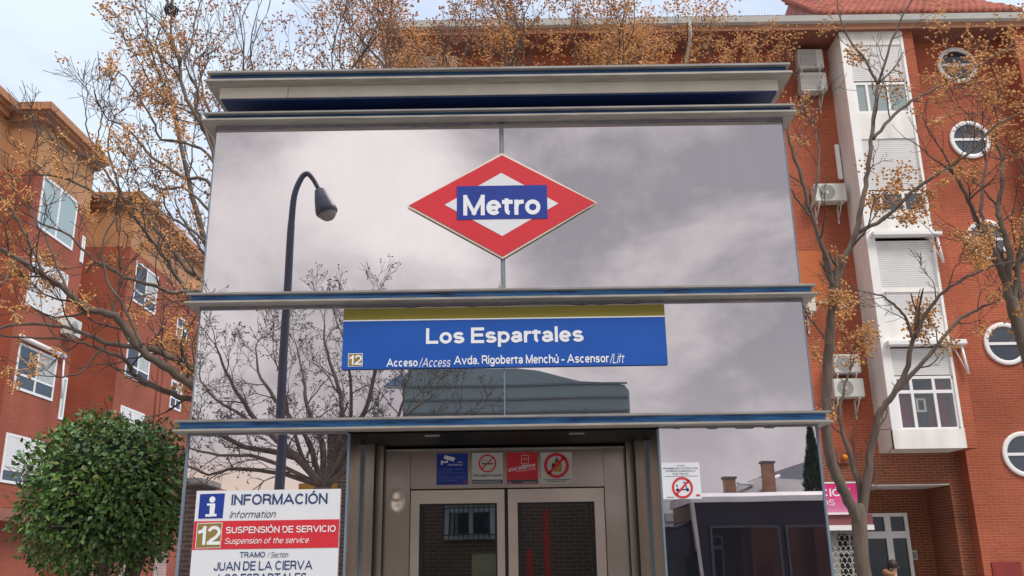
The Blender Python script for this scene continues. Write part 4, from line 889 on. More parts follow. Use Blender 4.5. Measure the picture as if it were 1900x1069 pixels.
# forked tree right of the kiosk
random.seed(21)
T = Tree(dens=.85, nb=13, spread=.16, bsize=.019)
ACP = P(1508, 120, 11.4)
T.zone = lambda q: noise.noise(q * .9 + Vector((3, 1, 0))) > .08 and (q - ACP).length > .75
Yt = 12.0; base = P(1612, 1069, Yt); base.z = 0; base.x += .12
T.w.tube(smooth([base, base + Vector((-.03, 0, .7)), P(1604, 1069, Yt), P(1597, 1010, Yt), P(1594, 958, Yt), P(1596, 935, Yt)]), [.15, .12, .105, .098, .096, .094, .093, .092, .092, .092, .092, .092, .092, .094, .096, .096, .094, .092, .085, .075, .065], BARK, 14)
T.limb(pl([(1596, 985), (1580, 940), (1557, 895), (1540, 850), (1533, 800), (1533, 740), (1537, 660), (1543, 590), (1547, 535)], Yt, 11.6), .070, .056, lvl=1, L=.3, every=12, sides=12)
T.limb(pl([(1547, 540), (1538, 490), (1522, 445), (1503, 395), (1490, 340), (1474, 290), (1462, 245), (1466, 215)], 11.6, 11.2), .038, .014, lvl=2, L=.5, every=4)
T.limb(pl([(1503, 395), (1515, 340), (1520, 280), (1512, 235)], 11.3, 11.8), .02, .009, lvl=2, L=.4)
T.limb(pl([(1503, 400), (1480, 372), (1466, 350)], 11.3, 11.1), .02, .01, lvl=1, L=.4)
T.limb(pl([(1547, 540), (1566, 485), (1588, 435), (1596, 390), (1606, 345), (1613, 290), (1620, 235), (1626, 180), (1629, 158)], 11.6, 11.9), .046, .02, lvl=2, L=.4, every=6)
T.limb(pl([(1629, 158), (1605, 110), (1578, 75), (1558, 30), (1552, -20)], 11.9, 12.1), .02, .009, lvl=1, L=.42)
T.limb(pl([(1629, 158), (1646, 100), (1668, 45), (1690, 0), (1705, -40)], 11.9, 11.6), .02, .009, lvl=1, L=.42)
T.limb(pl([(1592, 432), (1640, 405), (1682, 365), (1722, 335), (1762, 310), (1802, 280), (1850, 232), (1905, 205)], 11.7, 11), .03, .012, lvl=3, L=.45, every=4)
T.limb(pl([(1620, 258), (1652, 222), (1692, 187), (1722, 172), (1782, 142), (1842, 105), (1905, 68)], 11.8, 12.3), .025, .011, lvl=3, L=.42, every=4)
T.limb(pl([(1599, 970), (1594, 905), (1578, 850), (1564, 805), (1559, 765), (1566, 722), (1577, 690)], Yt, 12.3), .042, .013, lvl=2, L=.35)
T.limb(pl([(1600, 960), (1610, 885), (1620, 815), (1632, 768), (1650, 742), (1680, 690), (1691, 645), (1700, 620)], Yt, 11.6), .056, .026, lvl=1, L=.35, every=8, sides=12)
T.limb(pl([(1695, 630), (1682, 592), (1664, 570), (1640, 551), (1622, 545)], 11.6, 11.4), .022, .01, lvl=2, L=.4)
T.limb(pl([(1698, 625), (1714, 588), (1736, 556), (1762, 534), (1802, 510), (1852, 490), (1890, 486)], 11.6, 11), .026, .01, lvl=3, L=.42, every=4)
T.limb(pl([(1652, 740), (1702, 682), (1740, 640), (1772, 600), (1812, 575), (1862, 555), (1910, 540)], 11.8, 12.6), .032, .012, lvl=3, L=.42, every=4)
T.limb(pl([(1538, 640), (1510, 600), (1498, 585)], 11.6, 11.5), .014, .008, lvl=1, L=.22)
T.limb(pl([(1533, 790), (1500, 800), (1540, 770)], 11.8, 11.6), .012, .006, lvl=0, L=.15)
T.finish('berry_tree', 'tall forked bare tree with amber berries right of the kiosk beside pink sign', TG, (base.x, base.y, 0))
# tree at the right edge
random.seed(5)
T = Tree(dens=.85, nb=14, spread=.17, bsize=.019); Yt = 12
T.zone = lambda q: noise.noise(q * .8 + Vector((7, 1, 3))) > .06
base = P(1960, 1069, Yt); base.z = 0
T.limb([base, P(1955, 1000, Yt), P(1938, 850, Yt), P(1918, 700, Yt), P(1896, 620, Yt), P(1880, 570, Yt), P(1869, 530, Yt)], .15, .065, lvl=1, L=.3, every=8)
T.limb(pl([(1869, 530), (1850, 478), (1818, 420), (1798, 373), (1775, 330)], 12, 11.6), .06, .02, lvl=2, L=.55, every=4)
T.limb(pl([(1869, 530), (1873, 470), (1855, 412), (1853, 385), (1859, 337), (1859, 298), (1849, 265)], 12, 12.3), .05, .018, lvl=2, L=.55, every=4)
T.limb(pl([(1840, 455), (1822, 400), (1820, 377), (1826, 330), (1829, 300)], 11.8, 12), .03, .014, lvl=2, L=.5)
T.limb(pl([(1896, 620), (1893, 560), (1890, 510), (1898, 430), (1905, 340)], 12, 12.4), .045, .018, lvl=2, L=.55, every=4)
T.limb(pl([(1880, 575), (1890, 480), (1908, 400), (1925, 330)], 12, 11.5), .04, .016, lvl=2, L=.55, every=4)
T.limb(pl([(1885, 500), (1930, 430), (1960, 330), (1970, 250)], 12, 11.8), .04, .016, lvl=3, L=.6)
T.finish('berry_tree', 'bare tree with amber berries at the far right before the round windows', TG, (base.x, base.y, 0))
# big spreading tree behind the left of the kiosk
random.seed(11)
T = Tree(BERRY, dens=.46, nb=9, spread=.13, bsize=.0145); Yt = 9.6
T.zone = lambda q: noise.noise(q * .9 + Vector((0, 5, 2))) > (-.2 if q.x < -4.6 and q.z < 4.6 else -.04)
base = P(452, 1069, Yt); base.z = 0; fk = P(440, 800, Yt)
T.limb([base, base + Vector((0, 0, .8)), P(445, 900, Yt), fk], .2, .16, every=99)
def LL(pxs, Y0, Y1, r0, r1, lvl=2, L=.5, **k): T.limb(pl(pxs, Y0, Y1), r0, r1, lvl=lvl, L=L, every=3, **k)
LL([(440, 805), (400, 752), (359, 718), (316, 686), (263, 650), (240, 620), (213, 586), (160, 572), (124, 540), (82, 512), (60, 501), (28, 476), (-10, 455)], 9.6, 8.6, .054, .02, 2, .42)
LL([(440, 800), (400, 715), (359, 684), (320, 664), (290, 650), (263, 645), (199, 636), (156, 618), (117, 607), (43, 602), (-10, 610)], 9.6, 9.9, .046, .014, 2, .36)
LL([(440, 810), (400, 765), (357, 743), (320, 732), (270, 711), (245, 689), (228, 664), (185, 650), (167, 640), (107, 629), (-5, 622)], 9.6, 9.2, .036, .01, 1, .35)
T.limb(pl([(440, 790), (432, 640), (425, 520), (415, 400), (404, 300)], 9.6, 9.8), .085, .035, every=99, lvl=0, L=.1)
LL([(404, 305), (394, 258), (359, 210), (337, 157), (333, 112), (318, 67), (318, 22), (322, -20)], 9.8, 9.9, .03, .009, 2, .34)
LL([(406, 330), (380, 235), (365, 200), (368, 170), (352, 140), (345, 128)], 9.8, 9.6, .02, .008, 2, .3)
LL([(428, 580), (395, 550), (355, 541), (320, 542), (284, 529), (231, 515), (206, 497), (171, 480), (131, 440), (71, 412)], 9.7, 9.0, 0.0279, 0.0096, 2, .42)
LL([(428, 570), (390, 530), (345, 500), (310, 450), (269, 400), (228, 367), (209, 337), (183, 303), (142, 284), (112, 277), (67, 239)], 9.7, 10.3, 0.0279, 0.0072, 2, .34)
LL([(430, 590), (400, 560), (350, 540), (300, 470), (262, 420), (230, 385), (160, 350), (120, 330), (75, 325)], 9.7, 9.2, 0.0248, 0.0096, 2, .38)
LL([(228, 367), (214, 325), (202, 281), (204, 239), (217, 212)], 10, 10.1, 0.0149, 0.0080, 2, .32)
LL([(183, 303), (177, 277), (184, 243), (190, 212)], 10.2, 10.4, 0.0112, 0.0072, 2, .3)
LL([(176, 284), (162, 239), (159, 208)], 10.2, 10, 0.0099, 0.0064, 2, .28)
LL([(420, 440), (394, 345), (337, 326), (284, 292), (258, 262), (224, 232), (200, 222)], 9.7, 9.3, 0.0248, 0.0080, 2, .36)
LL([(410, 370), (394, 295), (344, 265), (299, 258), (284, 224), (262, 187), (243, 157), (221, 135), (205, 155)], 9.7, 10.2, 0.0186, 0.0072, 2, .3)
LL([(415, 420), (380, 380), (340, 350), (310, 352), (280, 345)], 9.7, 10.3, 0.0186, 0.0080, 2, .36)
LL([(418, 460), (385, 450), (345, 420), (315, 400), (300, 360)], 9.7, 9.1, 0.0186, 0.0080, 2, .36)
LL([(425, 520), (385, 480), (360, 440), (335, 400), (325, 365)], 9.7, 10.5, 0.0217, 0.0080, 2, .36)
LL([(400, 290), (375, 235), (362, 190), (372, 150), (385, 110)], 9.8, 10, 0.0186, 0.0080, 2, .3)
LL([(335, 116), (355, 79), (361, 41), (374, -5)], 9.8, 10, 0.0136, 0.0072, 2, .28)
LL([(335, 142), (299, 105), (277, 79)], 9.8, 9.5, 0.0112, 0.0072, 2, .28)
LL([(325, 90), (299, 49), (270, 18)], 9.8, 9.4, 0.0099, 0.0064, 2, .28)
LL([(359, 210), (310, 190), (275, 150), (262, 120)], 9.8, 9.4, 0.0112, 0.0064, 2, .28)
LL([(263, 645), (225, 560), (200, 520), (190, 460), (215, 400)], 9.0, 8.8, 0.0174, 0.0080, 2, .38)
LL([(199, 636), (150, 690), (110, 700)], 9.8, 9.5, 0.0124, 0.0080, 1, .3)
LL([(82, 512), (50, 440), (20, 390), (-10, 350)], 8.8, 8.6, 0.0174, 0.0096, 3, .4)
LL([(124, 540), (90, 450), (60, 400), (50, 350)], 8.8, 9, 0.0136, 0.0096, 3, .4)
LL([(28, 476), (10, 520), (-15, 540)], 8.7, 8.5, 0.0136, 0.0096, 3, .4)
o = T.finish('berry_tree', 'wide spreading bare tree whose long limbs reach left from behind the kiosk', TG, (base.x, base.y, 0))
q = P(318, 18, 9.8); t = thing('bird_nest', 'dark twig bird nest high in the top left branches', 'nest', (q.x, q.y, q.z - .05)); b = MB()
for k in range(70):
    a = rvec(); a.z *= .55; c = q + a * .07; e = (a.cross(rvec())).normalized() * .07; b.tube([c - e, c + a * .012, c + e], .004, TWIG, 3, cap=False)
b.build('woven_twigs', t)
# upright berry trees behind the kiosk
def upright(x_px, Y, ztop, lean, label, seed, dens, berry, nb, spread, r0=.15, nl=5, fan=.5, zone=None, lvl=3):
    random.seed(seed); T = Tree(berry, dens=dens, nb=nb, spread=spread, bsize=.021); T.zone = zone
    b0 = P(x_px, 1000, Y); b0.z = 0; h = ztop * .42
    T.limb([b0, b0 + Vector((.03, 0, h * .5)), b0 + Vector((lean * .3, 0, h))], r0, r0 * .8, every=99, lvl=0, L=.1)
    f = b0 + Vector((lean * .3, 0, h))
    for k in range(nl):
        a = 2 * math.pi * (k + .3 * random.random()) / nl; out = fan * (ztop - h) * rnd(.5, 1.0)
        e = f + Vector((math.cos(a) * out + lean, math.sin(a) * out * .8, (ztop - h) * rnd(.5, .68)))
        mid = f.lerp(e, .5) + Vector((math.cos(a) * out * .12, math.sin(a) * out * .12, -.25)) + rvec() * .15
        T.limb([f - Vector((0, 0, .15)), f.lerp(mid, .5) + rvec() * .06, mid, mid.lerp(e, .5) + rvec() * .1, e], r0 * .55, r0 * .2, lvl=lvl, L=(ztop - h) * .145, up=.30, every=2, prob=.85)
    return T.finish('berry_tree', label, TG, (b0.x, b0.y, 0))
upright(470, 13.5, 10.4, .2, 'upright berry tree showing above the left third of the kiosk roof', 31, .5, BERRYP, 8, .15, r0=.12, fan=.40)
upright(640, 14.2, 11.6, .0, 'upright berry tree showing above the kiosk left of the Metro diamond', 42, .45, BERRYP, 8, .15, r0=.12, fan=.44, nl=8)
upright(850, 15.5, 12.6, .1, 'upright berry tree showing above the kiosk just left of the building eave', 57, .6, BERRY, 9, .17, r0=.13, fan=.36)
upright(1085, 17.5, 12.5, .0, 'broad berry tree thick with amber fruit before the building eave', 77, 1, BERRY, 15, .24, fan=.52, nl=9)
upright(960, 17.0, 12.9, .0, 'berry tree thick with amber fruit above the kiosk beside the broad one', 83, 1, BERRY, 14, .22, fan=.5, nl=8)

# clipped evergreen at the left
random.seed(3)
ec = P(198, 918, 8.1); er = Vector((.72, .71, .74))
ev = thing('evergreen_shrub', 'round clipped evergreen small tree with glossy leaves at lower left', 'shrub', (ec.x, ec.y, 0))
b = MB()
for sx, sy, tx, ty in ((.02, .0, -.32, .1), (.06, .03, .02, -.15), (.12, -.02, .42, .1), (.1, .05, .2, .3)):
    b.tube(smooth([(ec.x + sx, ec.y + sy, 0), (ec.x + sx, ec.y + sy, .9), (ec.x + sx + tx * .4, ec.y + sy + ty * .4, 1.5), (ec.x + tx, ec.y + ty, 2.2)]), [.055, .054, .053, .052, .05, .048, .046, .044, .042, .04, .036, .03, .02], BARK, 8)
b.build('trunk', ev)
b = MB(); n = 0
while n < 16500:
    v = rvec()
    k = random.random() ** .28 if random.random() < .9 else random.random()
    lump = 1 + .16 * noise.noise(v * 2.3) + .12 * noise.noise(v * 6 + Vector((4, 0, 0))) + (rnd(0, .16) if random.random() < .05 else 0) 
    sq = max(abs(v.x), abs(v.y), abs(v.z)) ** -.45       # a little squared off by the shears
    p = Vector((v.x * er.x, v.y * er.y, v.z * er.z)) * k * lump * sq * .90
    if p.z < -.34 and noise.noise(Vector((p.x * 3.2, p.y * 3.2, 7))) < -.55 - (p.z + .34) * .9: n += 1; continue
    n += 1; p += ec
    d = (v * .8 + rvec() * .9 + Vector((0, 0, -.15))).normalized(); l = rnd(.034, .07); w = l * rnd(.24, .32); side = d.cross((v + rvec() * .45).normalized())
    if side.length < .05: continue
    side = side.normalized(); nm = side.cross(d).normalized() * w * .35
    b.add([p, p + d * l * .45 + side * w - nm * -1, p + d * l, p + d * l * .45 - side * w + nm, p + d * l * .5], [(0, 1, 4), (1, 2, 4), (0, 4, 3), (4, 2, 3)], LEAFY if random.random() < .05 + .05 * (noise.noise(p * 3) > .2) else LEAF, True)
for k in range(420):                                    # bare shoots
    v = rvec(); p = ec + Vector((v.x * er.x, v.y * er.y, v.z * er.z)) * rnd(.6, 1.02)
    b.tube([p, p + (v * .6 + rvec() * .4) * .16], .0035, BARK, 3, cap=False)
b.build('crown', ev)
b = MB(); b.lathe([(0, -.42), (.30, -.40), (.46, -.2), (.50, .05), (.44, .3), (.25, .46), (0, .5)], mat('core_shade', (.012, .022, .008), .9), 16, ec); b.build('shade_core', ev)  # solid dark core, shade between the leaves put into its colour

# ------------------------------------------------------------------ passer-by
def skin(name, joints, edges, parent, m, sub=2):
    me = bpy.data.meshes.new(name); me.from_pydata([j[0] for j in joints], edges, []); o = bpy.data.objects.new(name, me); COL.objects.link(o)
    o.modifiers.new('s', 'SKIN'); sub_ = o.modifiers.new('d', 'SUBSURF'); sub_.levels = sub_.render_levels = sub
    for i, j in enumerate(joints): me.skin_vertices[0].data[i].radius = j[1] if isinstance(j[1], tuple) else (j[1], j[1])
    me.skin_vertices[0].data[0].use_root = True
    dg = bpy.context.evaluated_depsgraph_get(); m2 = bpy.data.meshes.new_from_object(o.evaluated_get(dg)); bpy.data.objects.remove(o)
    mats = m if callable(m) else None
    for q in (m.mats if mats else [m]): m2.materials.append(q)
    if mats:
        for p in m2.polygons: p.material_index = m(p.center)
    m2.polygons.foreach_set('use_smooth', [True] * len(m2.polygons))
    o = bpy.data.objects.new(name, m2); COL.objects.link(o)
    if parent: o.parent = parent
    return o
SKIN = mat('skin', (.48, .27, .19), .5, 0, .05); HAIR = mat('dark_hair', (.018, .013, .011), .5, 0, .3, 30); COAT = mat('tan_coat', (.30, .15, .075), .85, 0, .15, 12); TROU = mat('dark_trousers', (.03, .03, .04), .8); SHOE = mat('shoe', (.02, .02, .02), .5)
hp = P(1652, 1046, 18.5)
pr = thing('person', 'person in a tan hooded coat with dark hair walking past the entrance door', 'person', (hp.x, hp.y, 0))
pr.rotation_euler = (0, 0, math.radians(-25))          # walks to the right, turned a little away
H = 1.57 / 1.70
def pm(c):
    if c.z > 1.40 * H: return 0
    if c.z > .86 * H and True: return 1
    return 2 if c.z > .09 else 3
pm.mats = [SKIN, COAT, TROU, SHOE]
J = [((0, 0, .93), (.15, .17)), ((0, 0, 1.12), (.135, .16)), ((.01, 0, 1.32), (.14, .185)), ((.02, 0, 1.43), (.07, .08)), ((.045, 0, 1.50), .055), ((.065, 0, 1.56), (.082, .075)), ((.06, 0, 1.63), (.088, .078)),
     ((.01, .17, 1.34), .072), ((.06, .21, 1.10), .058), ((.2, .2, .90), .045), ((.01, -.17, 1.34), .072), ((-.08, -.21, 1.10), .058), ((-.02, -.21, .87), .045),
     ((.02, .09, .86), .095), ((.16, .09, .50), .066), ((.22, .09, .09), .045), ((.34, .1, .04), .038), ((-.02, -.09, .86), .095), ((-.04, -.09, .49), .066), ((-.24, -.09, .14), .045), ((-.15, -.1, .05), .038)]
J = [(Vector(a) * H, tuple(q * H for q in r) if isinstance(r, tuple) else r * H) for a, r in J]
E_ = [(0, 1), (1, 2), (2, 3), (3, 4), (4, 5), (5, 6), (2, 7), (7, 8), (8, 9), (2, 10), (10, 11), (11, 12), (0, 13), (13, 14), (14, 15), (15, 16), (0, 17), (17, 18), (18, 19), (19, 20)]
skin('body', J, E_, pr, pm)
for hx, hy, hz in ((.2, .2, .90), (-.02, -.21, .87)):
    for k in range(5):
        a = Vector((hx - .03 + .016 * k, hy, hz - .05)) * H if k else Vector((hx + .03, hy * .9, hz - .02)) * H; q = a + Vector((.02, 0, -.07 if k else -.045)) * H
        skin('finger', [(a + Vector((0, 0, .04)), .013), (a, .0095), (a.lerp(q, .6), .0085), (q + Vector((.012, 0, .0)), .007)], [(0, 1), (1, 2), (2, 3)], pr, SKIN, 1)
b = MB(); hc = Vector((.058, 0, 1.60)) * H
nh, mh = 14, 20; vs = []
for i in range(nh + 1):
    for k in range(mh):
        th = math.pi * .62 * i / nh; ph = 2 * math.pi * k / mh; v = Vector((math.sin(th) * math.cos(ph), math.sin(th) * math.sin(ph), math.cos(th)))
        cut = 1 if v.x < .35 or v.z > .55 else .86
        vs.append(hc + Vector((v.x * .112 * cut - .012, v.y * .098 * cut, v.z * .118)) * (1 + .05 * noise.noise(v * 6)))
b.add(vs, [(i * mh + k, i * mh + (k + 1) % mh, (i + 1) * mh + (k + 1) % mh, (i + 1) * mh + k) for i in range(nh) for k in range(mh)], HAIR, True)
h_ = b.build('hair', None); h_.parent = pr
b = MB(); hc = Vector((-.03, 0, 1.475)) * H                 # hood lying on the shoulders
b.tube([hc + Vector((.10 * math.cos(a) + .02, .135 * math.sin(a), .02 * math.cos(a * 2) - .02)) for a in [.9 + 4.5 * k / 12 for k in range(13)]], [.03, .04, .05, .055, .06, .062, .062, .062, .06, .055, .05, .04, .03], COAT, 8)
h_ = b.build('hood', None); h_.parent = pr
b = MB()
for s in (1, -1):
    b.lathe([(0, .0), (.010, .004), (.012, .012)], mat('eye', (.03, .02, .015), .2), 8, Vector((.148, .032 * s, 1.60)) * H, 'x')
b.prism([(.14 * H, 1.585 * H), (.172 * H, 1.56 * H), (.145 * H, 1.552 * H)], -.012, .012, SKIN); b.box(.138, .146, -.022, .022, 1.522 * H, 1.528 * H, mat('lips', (.35, .12, .1), .5))
f_ = b.build('face', None); f_.parent = pr
# ------------------------------------------------------------------ across the street (seen in the mirror glass)
lp = V(524, 700, 12.2); ly = lp.y; lx = lp.x
t = thing('street_lamp', 'dark curved street lamp mirrored in the left glass panels', 'street lamp', (lx, ly, 0))
IRON = mat('lamp_iron', (.040, .046, .072), .45, 0, .1)
top = V(556, 322, 12.2); a = V(541, 420, 12.2); e = V(575, 352, 12.2); k1 = V(545, 345, 12.2)
b = MB(); b.tube([(lx, ly, 0), (lx, ly, .9), (lx, ly, .95), (lx, ly, 3), (lx, ly, a.z)] + [tuple(q) for q in smooth([(lx, ly, a.z + .05), (lx + .02, ly, k1.z - .15), (lx + .10, ly, top.z - .08), (lx + .18, ly, top.z), (lx + .27, ly, top.z - .08), (lx + .37, ly, e.z)], 5)], [.11, .11, .075, .065, .05] + [.046 - .014 * k / 25 for k in range(26)], IRON, 14); b.build('pole', t)
hd = V(592, 385, 12.2); ax = Vector((.33, 0, -.94)).normalized(); s0 = Vector((lx + .365, ly, e.z + .02))
b = MB(); sx = ax.orthogonal().normalized(); sy = ax.cross(sx); n = 20
prof = [(.04, 0), (.07, .02), (.115, .17), (.155, .33), (.162, .39), (.145, .42)]; vs = [s0 + ax * h + (sx * math.cos(2 * math.pi * k / n) + sy * math.sin(2 * math.pi * k / n)) * r for r, h in prof for k in range(n)]
b.add(vs, [(i * n + k, i * n + (k + 1) % n, (i + 1) * n + (k + 1) % n, (i + 1) * n + k) for i in range(len(prof) - 1) for k in range(n)], IRON, True); b.build('lamp_housing', t)
prof = [(.14, .40), (.12, .46), (.07, .51), (.0, .53)]; vs = [s0 + ax * h + (sx * math.cos(2 * math.pi * k / n) + sy * math.sin(2 * math.pi * k / n)) * r for r, h in prof for k in range(n)]
b = MB(); b.add(vs, [(i * n + k, i * n + (k + 1) % n, (i + 1) * n + (k + 1) % n, (i + 1) * n + k) for i in range(len(prof) - 1) for k in range(n)], mat('lamp_globe', (.26, .24, .21), .2, 0, .2, 10), True); b.build('lamp_globe', t)

random.seed(64)
T = Tree(mat('dark_fruit', (.085, .065, .058), .8), dens=.5, nb=3, spread=.06, bsize=.013)
tb = V(588, 1000, 15.0); tb.z = 0; f = V(590, 905, 15.0)
T.limb([tb, tb + Vector((.05, 0, 1.2)), f], .17, .14, every=99, lvl=0, L=.1)
def vl(pxs, Y0, Y1): n = len(pxs); return [V(x, y, Y0 + (Y1 - Y0) * i / (n - 1)) for i, (x, y) in enumerate(pxs)]
for pxs, Y1, r in (([(590, 905), (555, 860), (500, 810), (455, 750), (420, 690), (400, 640)], 14, .07), ([(590, 905), (540, 850), (450, 830), (390, 800), (350, 770), (320, 740)], 14.3, .06), ([(590, 905), (590, 830), (570, 750), (562, 690), (550, 640)], 16.4, .06),
                   ([(592, 905), (612, 850), (636, 770), (622, 700), (604, 640), (602, 600)], 15.6, .065), ([(592, 905), (640, 840), (675, 770), (695, 700), (706, 640), (700, 600)], 14.6, .06), ([(592, 905), (660, 850), (720, 800), (765, 760), (790, 730)], 15.8, .055),
                   ([(592, 905), (640, 870), (715, 850), (775, 825), (830, 795)], 14.2, .045), ([(590, 905), (520, 880), (430, 870), (380, 880), (330, 860)], 14.8, .045), ([(590, 905), (560, 810), (510, 740), (480, 690), (475, 640)], 15.8, .055), ([(592, 905), (645, 810), (652, 730), (645, 670), (635, 620)], 13.9, .045),
                   ([(590, 905), (530, 840), (480, 790), (400, 740), (370, 700)], 15.4, .045), ([(590, 905), (480, 850), (400, 845), (340, 830)], 13.8, .04), ([(592, 905), (690, 830), (740, 770), (750, 720)], 13.7, .045), ([(590, 905), (545, 830), (530, 740), (515, 680)], 14.2, .045)):
    T.limb(vl(pxs, 15, Y1), r, .011, lvl=3, L=.40, every=2, up=.05, prob=.95)
T.finish('bare_tree', 'dark bare tree mirrored behind the street lamp in the left glass', None, tb)

# low brick house with a barred window
bh = thing('brick_house', 'low brown brick house with barred window mirrored in the lift doors', 'building', (-.6, -8, 0))
hx0, hx1 = V(597, 850, 20).x, 2.9; hz = V(620, 792, 20).z
b = MB(); b.box(hx0, hx1, -14, -8, 0, hz, BRICKB); b.build('wall', bh)
b = MB(); b.box(hx0 - .15, hx1 + .15, -14.1, -7.8, hz, hz + .14, mat('dark_coping', (.09, .075, .07), .8)); b.build('roof', bh)
wv = lambda x, y: V(x, y, 21.5, 6.785)
w0, w1 = wv(823, 1003), wv(918, 937); f = MB(); FR = mat('blue_white_frame', (.42, .48, .55), .5)
f.box(w0.x, w1.x, -8.0, -7.93, w0.z, w0.z + .12, FR); f.box(w0.x, w1.x, -8.0, -7.94, w1.z, w1.z + .1, FR)
for x in (w0.x, w0.x + .50 * (w1.x - w0.x), w1.x - .1): f.box(x, x + .1, -8.0, -7.942, w0.z + .12, w1.z, FR)
f.box(w0.x + .1, w1.x - .1, -8, -7.948, w0.z + .62, w0.z + .72, FR); f.box(w0.x + .1, w1.x - .1, -8, -7.952, w0.z + .72, w1.z, mat('cream_blind', (.45, .46, .36), .7))
w = f.build('window', bh); p = MB(); p.box(w0.x + .1, w1.x - .1, -8, -7.97, w0.z + .12, w0.z + .62, PANE); p.build('pane', w)
p = MB()
for k in range(9): x = w0.x + .12 + k * (w1.x - w0.x - .24) / 8; p.tube([(x, -7.86, w0.z + .02), (x, -7.86, w1.z + .15)], .012, BLACK, 6)
p.tube([(w0.x - .05, -7.86, w0.z + .72), (w1.x + .05, -7.86, w0.z + .72)], .014, BLACK, 6); p.tube([(w0.x - .05, -7.86, w0.z + .1), (w1.x + .05, -7.86, w0.z + .1)], .014, BLACK, 6); p.build('window_bars', w)
b = MB(); q0, q1 = wv(877, 1069), wv(922, 1028); b.box(q0.x, q1.x, -8, -7.96, 0, q1.z, mat('cream_door', (.35, .33, .2), .6)); b.build('door', bh)
t = thing('shop_board', 'ochre board mirrored above the information notice', 'sign', V(580, 905, 19.9)); q0, q1 = V(545, 912, 19.9), V(617, 897, 19.9); b = MB(); b.rbox(q0.x, q1.x, -7.96, -7.85, q0.z - .3, q1.z, mat('ochre_board', (.45, .22, .02), .5), .01); b.build('panel', t)
for q, lab, hz_ in (((1013, 946), 'taller red post mirrored in the right lift door', 0), ((981, 1020), 'shorter red post mirrored in the right lift door', 0)):
    q1 = V(q[0], q[1], 14.6, 6.785); t = thing('red_post', lab, 'post', (q1.x, q1.y, 0), 'red posts across the street'); b = MB(); b.rbox(q1.x - .045, q1.x + .045, q1.y - .05, q1.y + .05, .12, q1.z, mat('red_post_paint', (.42, .025, .03), .5), .02); b.build('shaft', t); b = MB(); b.rbox(q1.x - .15, q1.x + .15, q1.y - .12, q1.y + .12, 0, .12, KERBM, .02); b.build('foot', t)

# hall with a curved green metal roof
gh = thing('market_hall', 'grey green metal hall with curved roof mirrored under the station sign', 'building', (0, -18, 0)); GRN = mat('grey_green_metal', (.16, .21, .21), .4, .2, .1, .5)
pts = [V(x, y, 30) for x, y in ((748, 700), (760, 686), (850, 683), (960, 684), (1000, 689), (1040, 699), (1080, 708), (1130, 710), (1160, 714), (1168, 725))]
b = MB(); b.prism([(pts[0].x, 0)] + [(q.x, q.z) for q in pts] + [(pts[-1].x, 0)], -28, -18, GRN); b.build('wall', gh)
b = MB()
for q in (715, 740, 765): z = V(900, q, 30).z; b.box(pts[0].x + .05, pts[-1].x - .05, -18, -17.95, z - .03, z + .03, mat('panel_joint', (.09, .12, .12), .5))
for x in (800, 870, 930, 1010, 1090): xx = V(x, 740, 30).x; b.box(xx - .025, xx + .025, -18, -17.93, 0, pts[2].z - 1.4, MATS['panel_joint'])
b.build('panel_joints', gh)
b = MB(); q0, q1 = V(712, 715, 29.9), V(790, 690, 29.9); b.prism([(q0.x, q0.z), (q1.x - .8, q1.z), (q1.x - .8, q0.z)], -18.6, -18.001, mat('blue_panel', (.12, .2, .28), .3)); b.build('side_canopy', gh)

# bus at the kerb
bus = thing('bus', 'dark navy bus with pale roof edge mirrored in the right glass panel', 'bus', (9, -5.6, 0)); NAVYB = mat('bus_navy', (.006, .012, .028), .2, 0, .1)
bx0_, bx1_ = V(1292, 990, 17).x, V(1292, 990, 17).x + 11.5; bt = V(1450, 912, 17).z; bl = V(1450, 930, 17).z
b = MB(); b.prismx([(-7.4, .35), (-5.0, .35), (-5.0, 1.0), (-5.06, bl), (-7.4, bl)], bx0_, bx1_, NAVYB); b.build('body', bus)
b = MB(); b.prismx([(-7.45, bl), (-5.02, bl), (-5.03, bl + .1), (-5.14, bt), (-7.3, bt)], bx0_ - .06, bx1_, mat('bus_roof', (.50, .47, .47), .5)); b.build('roof', bus)
b = MB(); b.prism([(bx0_ + .10, .4), (bx0_ + .16, .4), (bx0_ + .0, bl), (bx0_ - .06, bl)], -5.14, -4.99, mat('bus_pillar', (.36, .33, .32), .5)); b.build('front_pillar', bus)
BW = glassy('bus_glass', (.6, .75, .9), (.006, .010, .018), .12, .01)
for i, (u0, u1) in enumerate(((.25, 1.5), (1.6, 2.9), (3.1, 4.6), (4.7, 6.2), (6.3, 7.8), (7.9, 9.4), (9.5, 11))):
    dr = i in (1, 4); b = MB(); b.box(bx0_ + u0, bx0_ + u1, -5.0, -4.985, .5 if dr else 1.15, bl - .42, BW); w = b.build('bus_door' if dr else 'bus_window', bus)
    b = MB(); fr_ = mat('bus_trim', (.03, .036, .05), .4)
    for x in (bx0_ + u0, bx0_ + u1 - .04): b.box(x, x + .04, -4.985, -4.97, .5 if dr else 1.15, bl - .42, fr_)
    b.box(bx0_ + u0 + .04, bx0_ + u1 - .04, -4.985, -4.97, bl - .46, bl - .42, fr_); b.build('frame', w)
b = MB(); b.box(bx0_ - .02, bx0_, -7.3, -5.14, 1.0, bl - .3, BW); b.build('windscreen', bus)
b = MB(); b.tube([(bx0_ - .05, -5.2, bl - .35), (bx0_ - .45, -5.0, bl - .45)], .03, BLACK, 6); b.rbox(bx0_ - .85, bx0_ - .12, -5.12, -4.98, bl - .95, bl - .42, NAVYB, .05); b.build('mirror', bus)
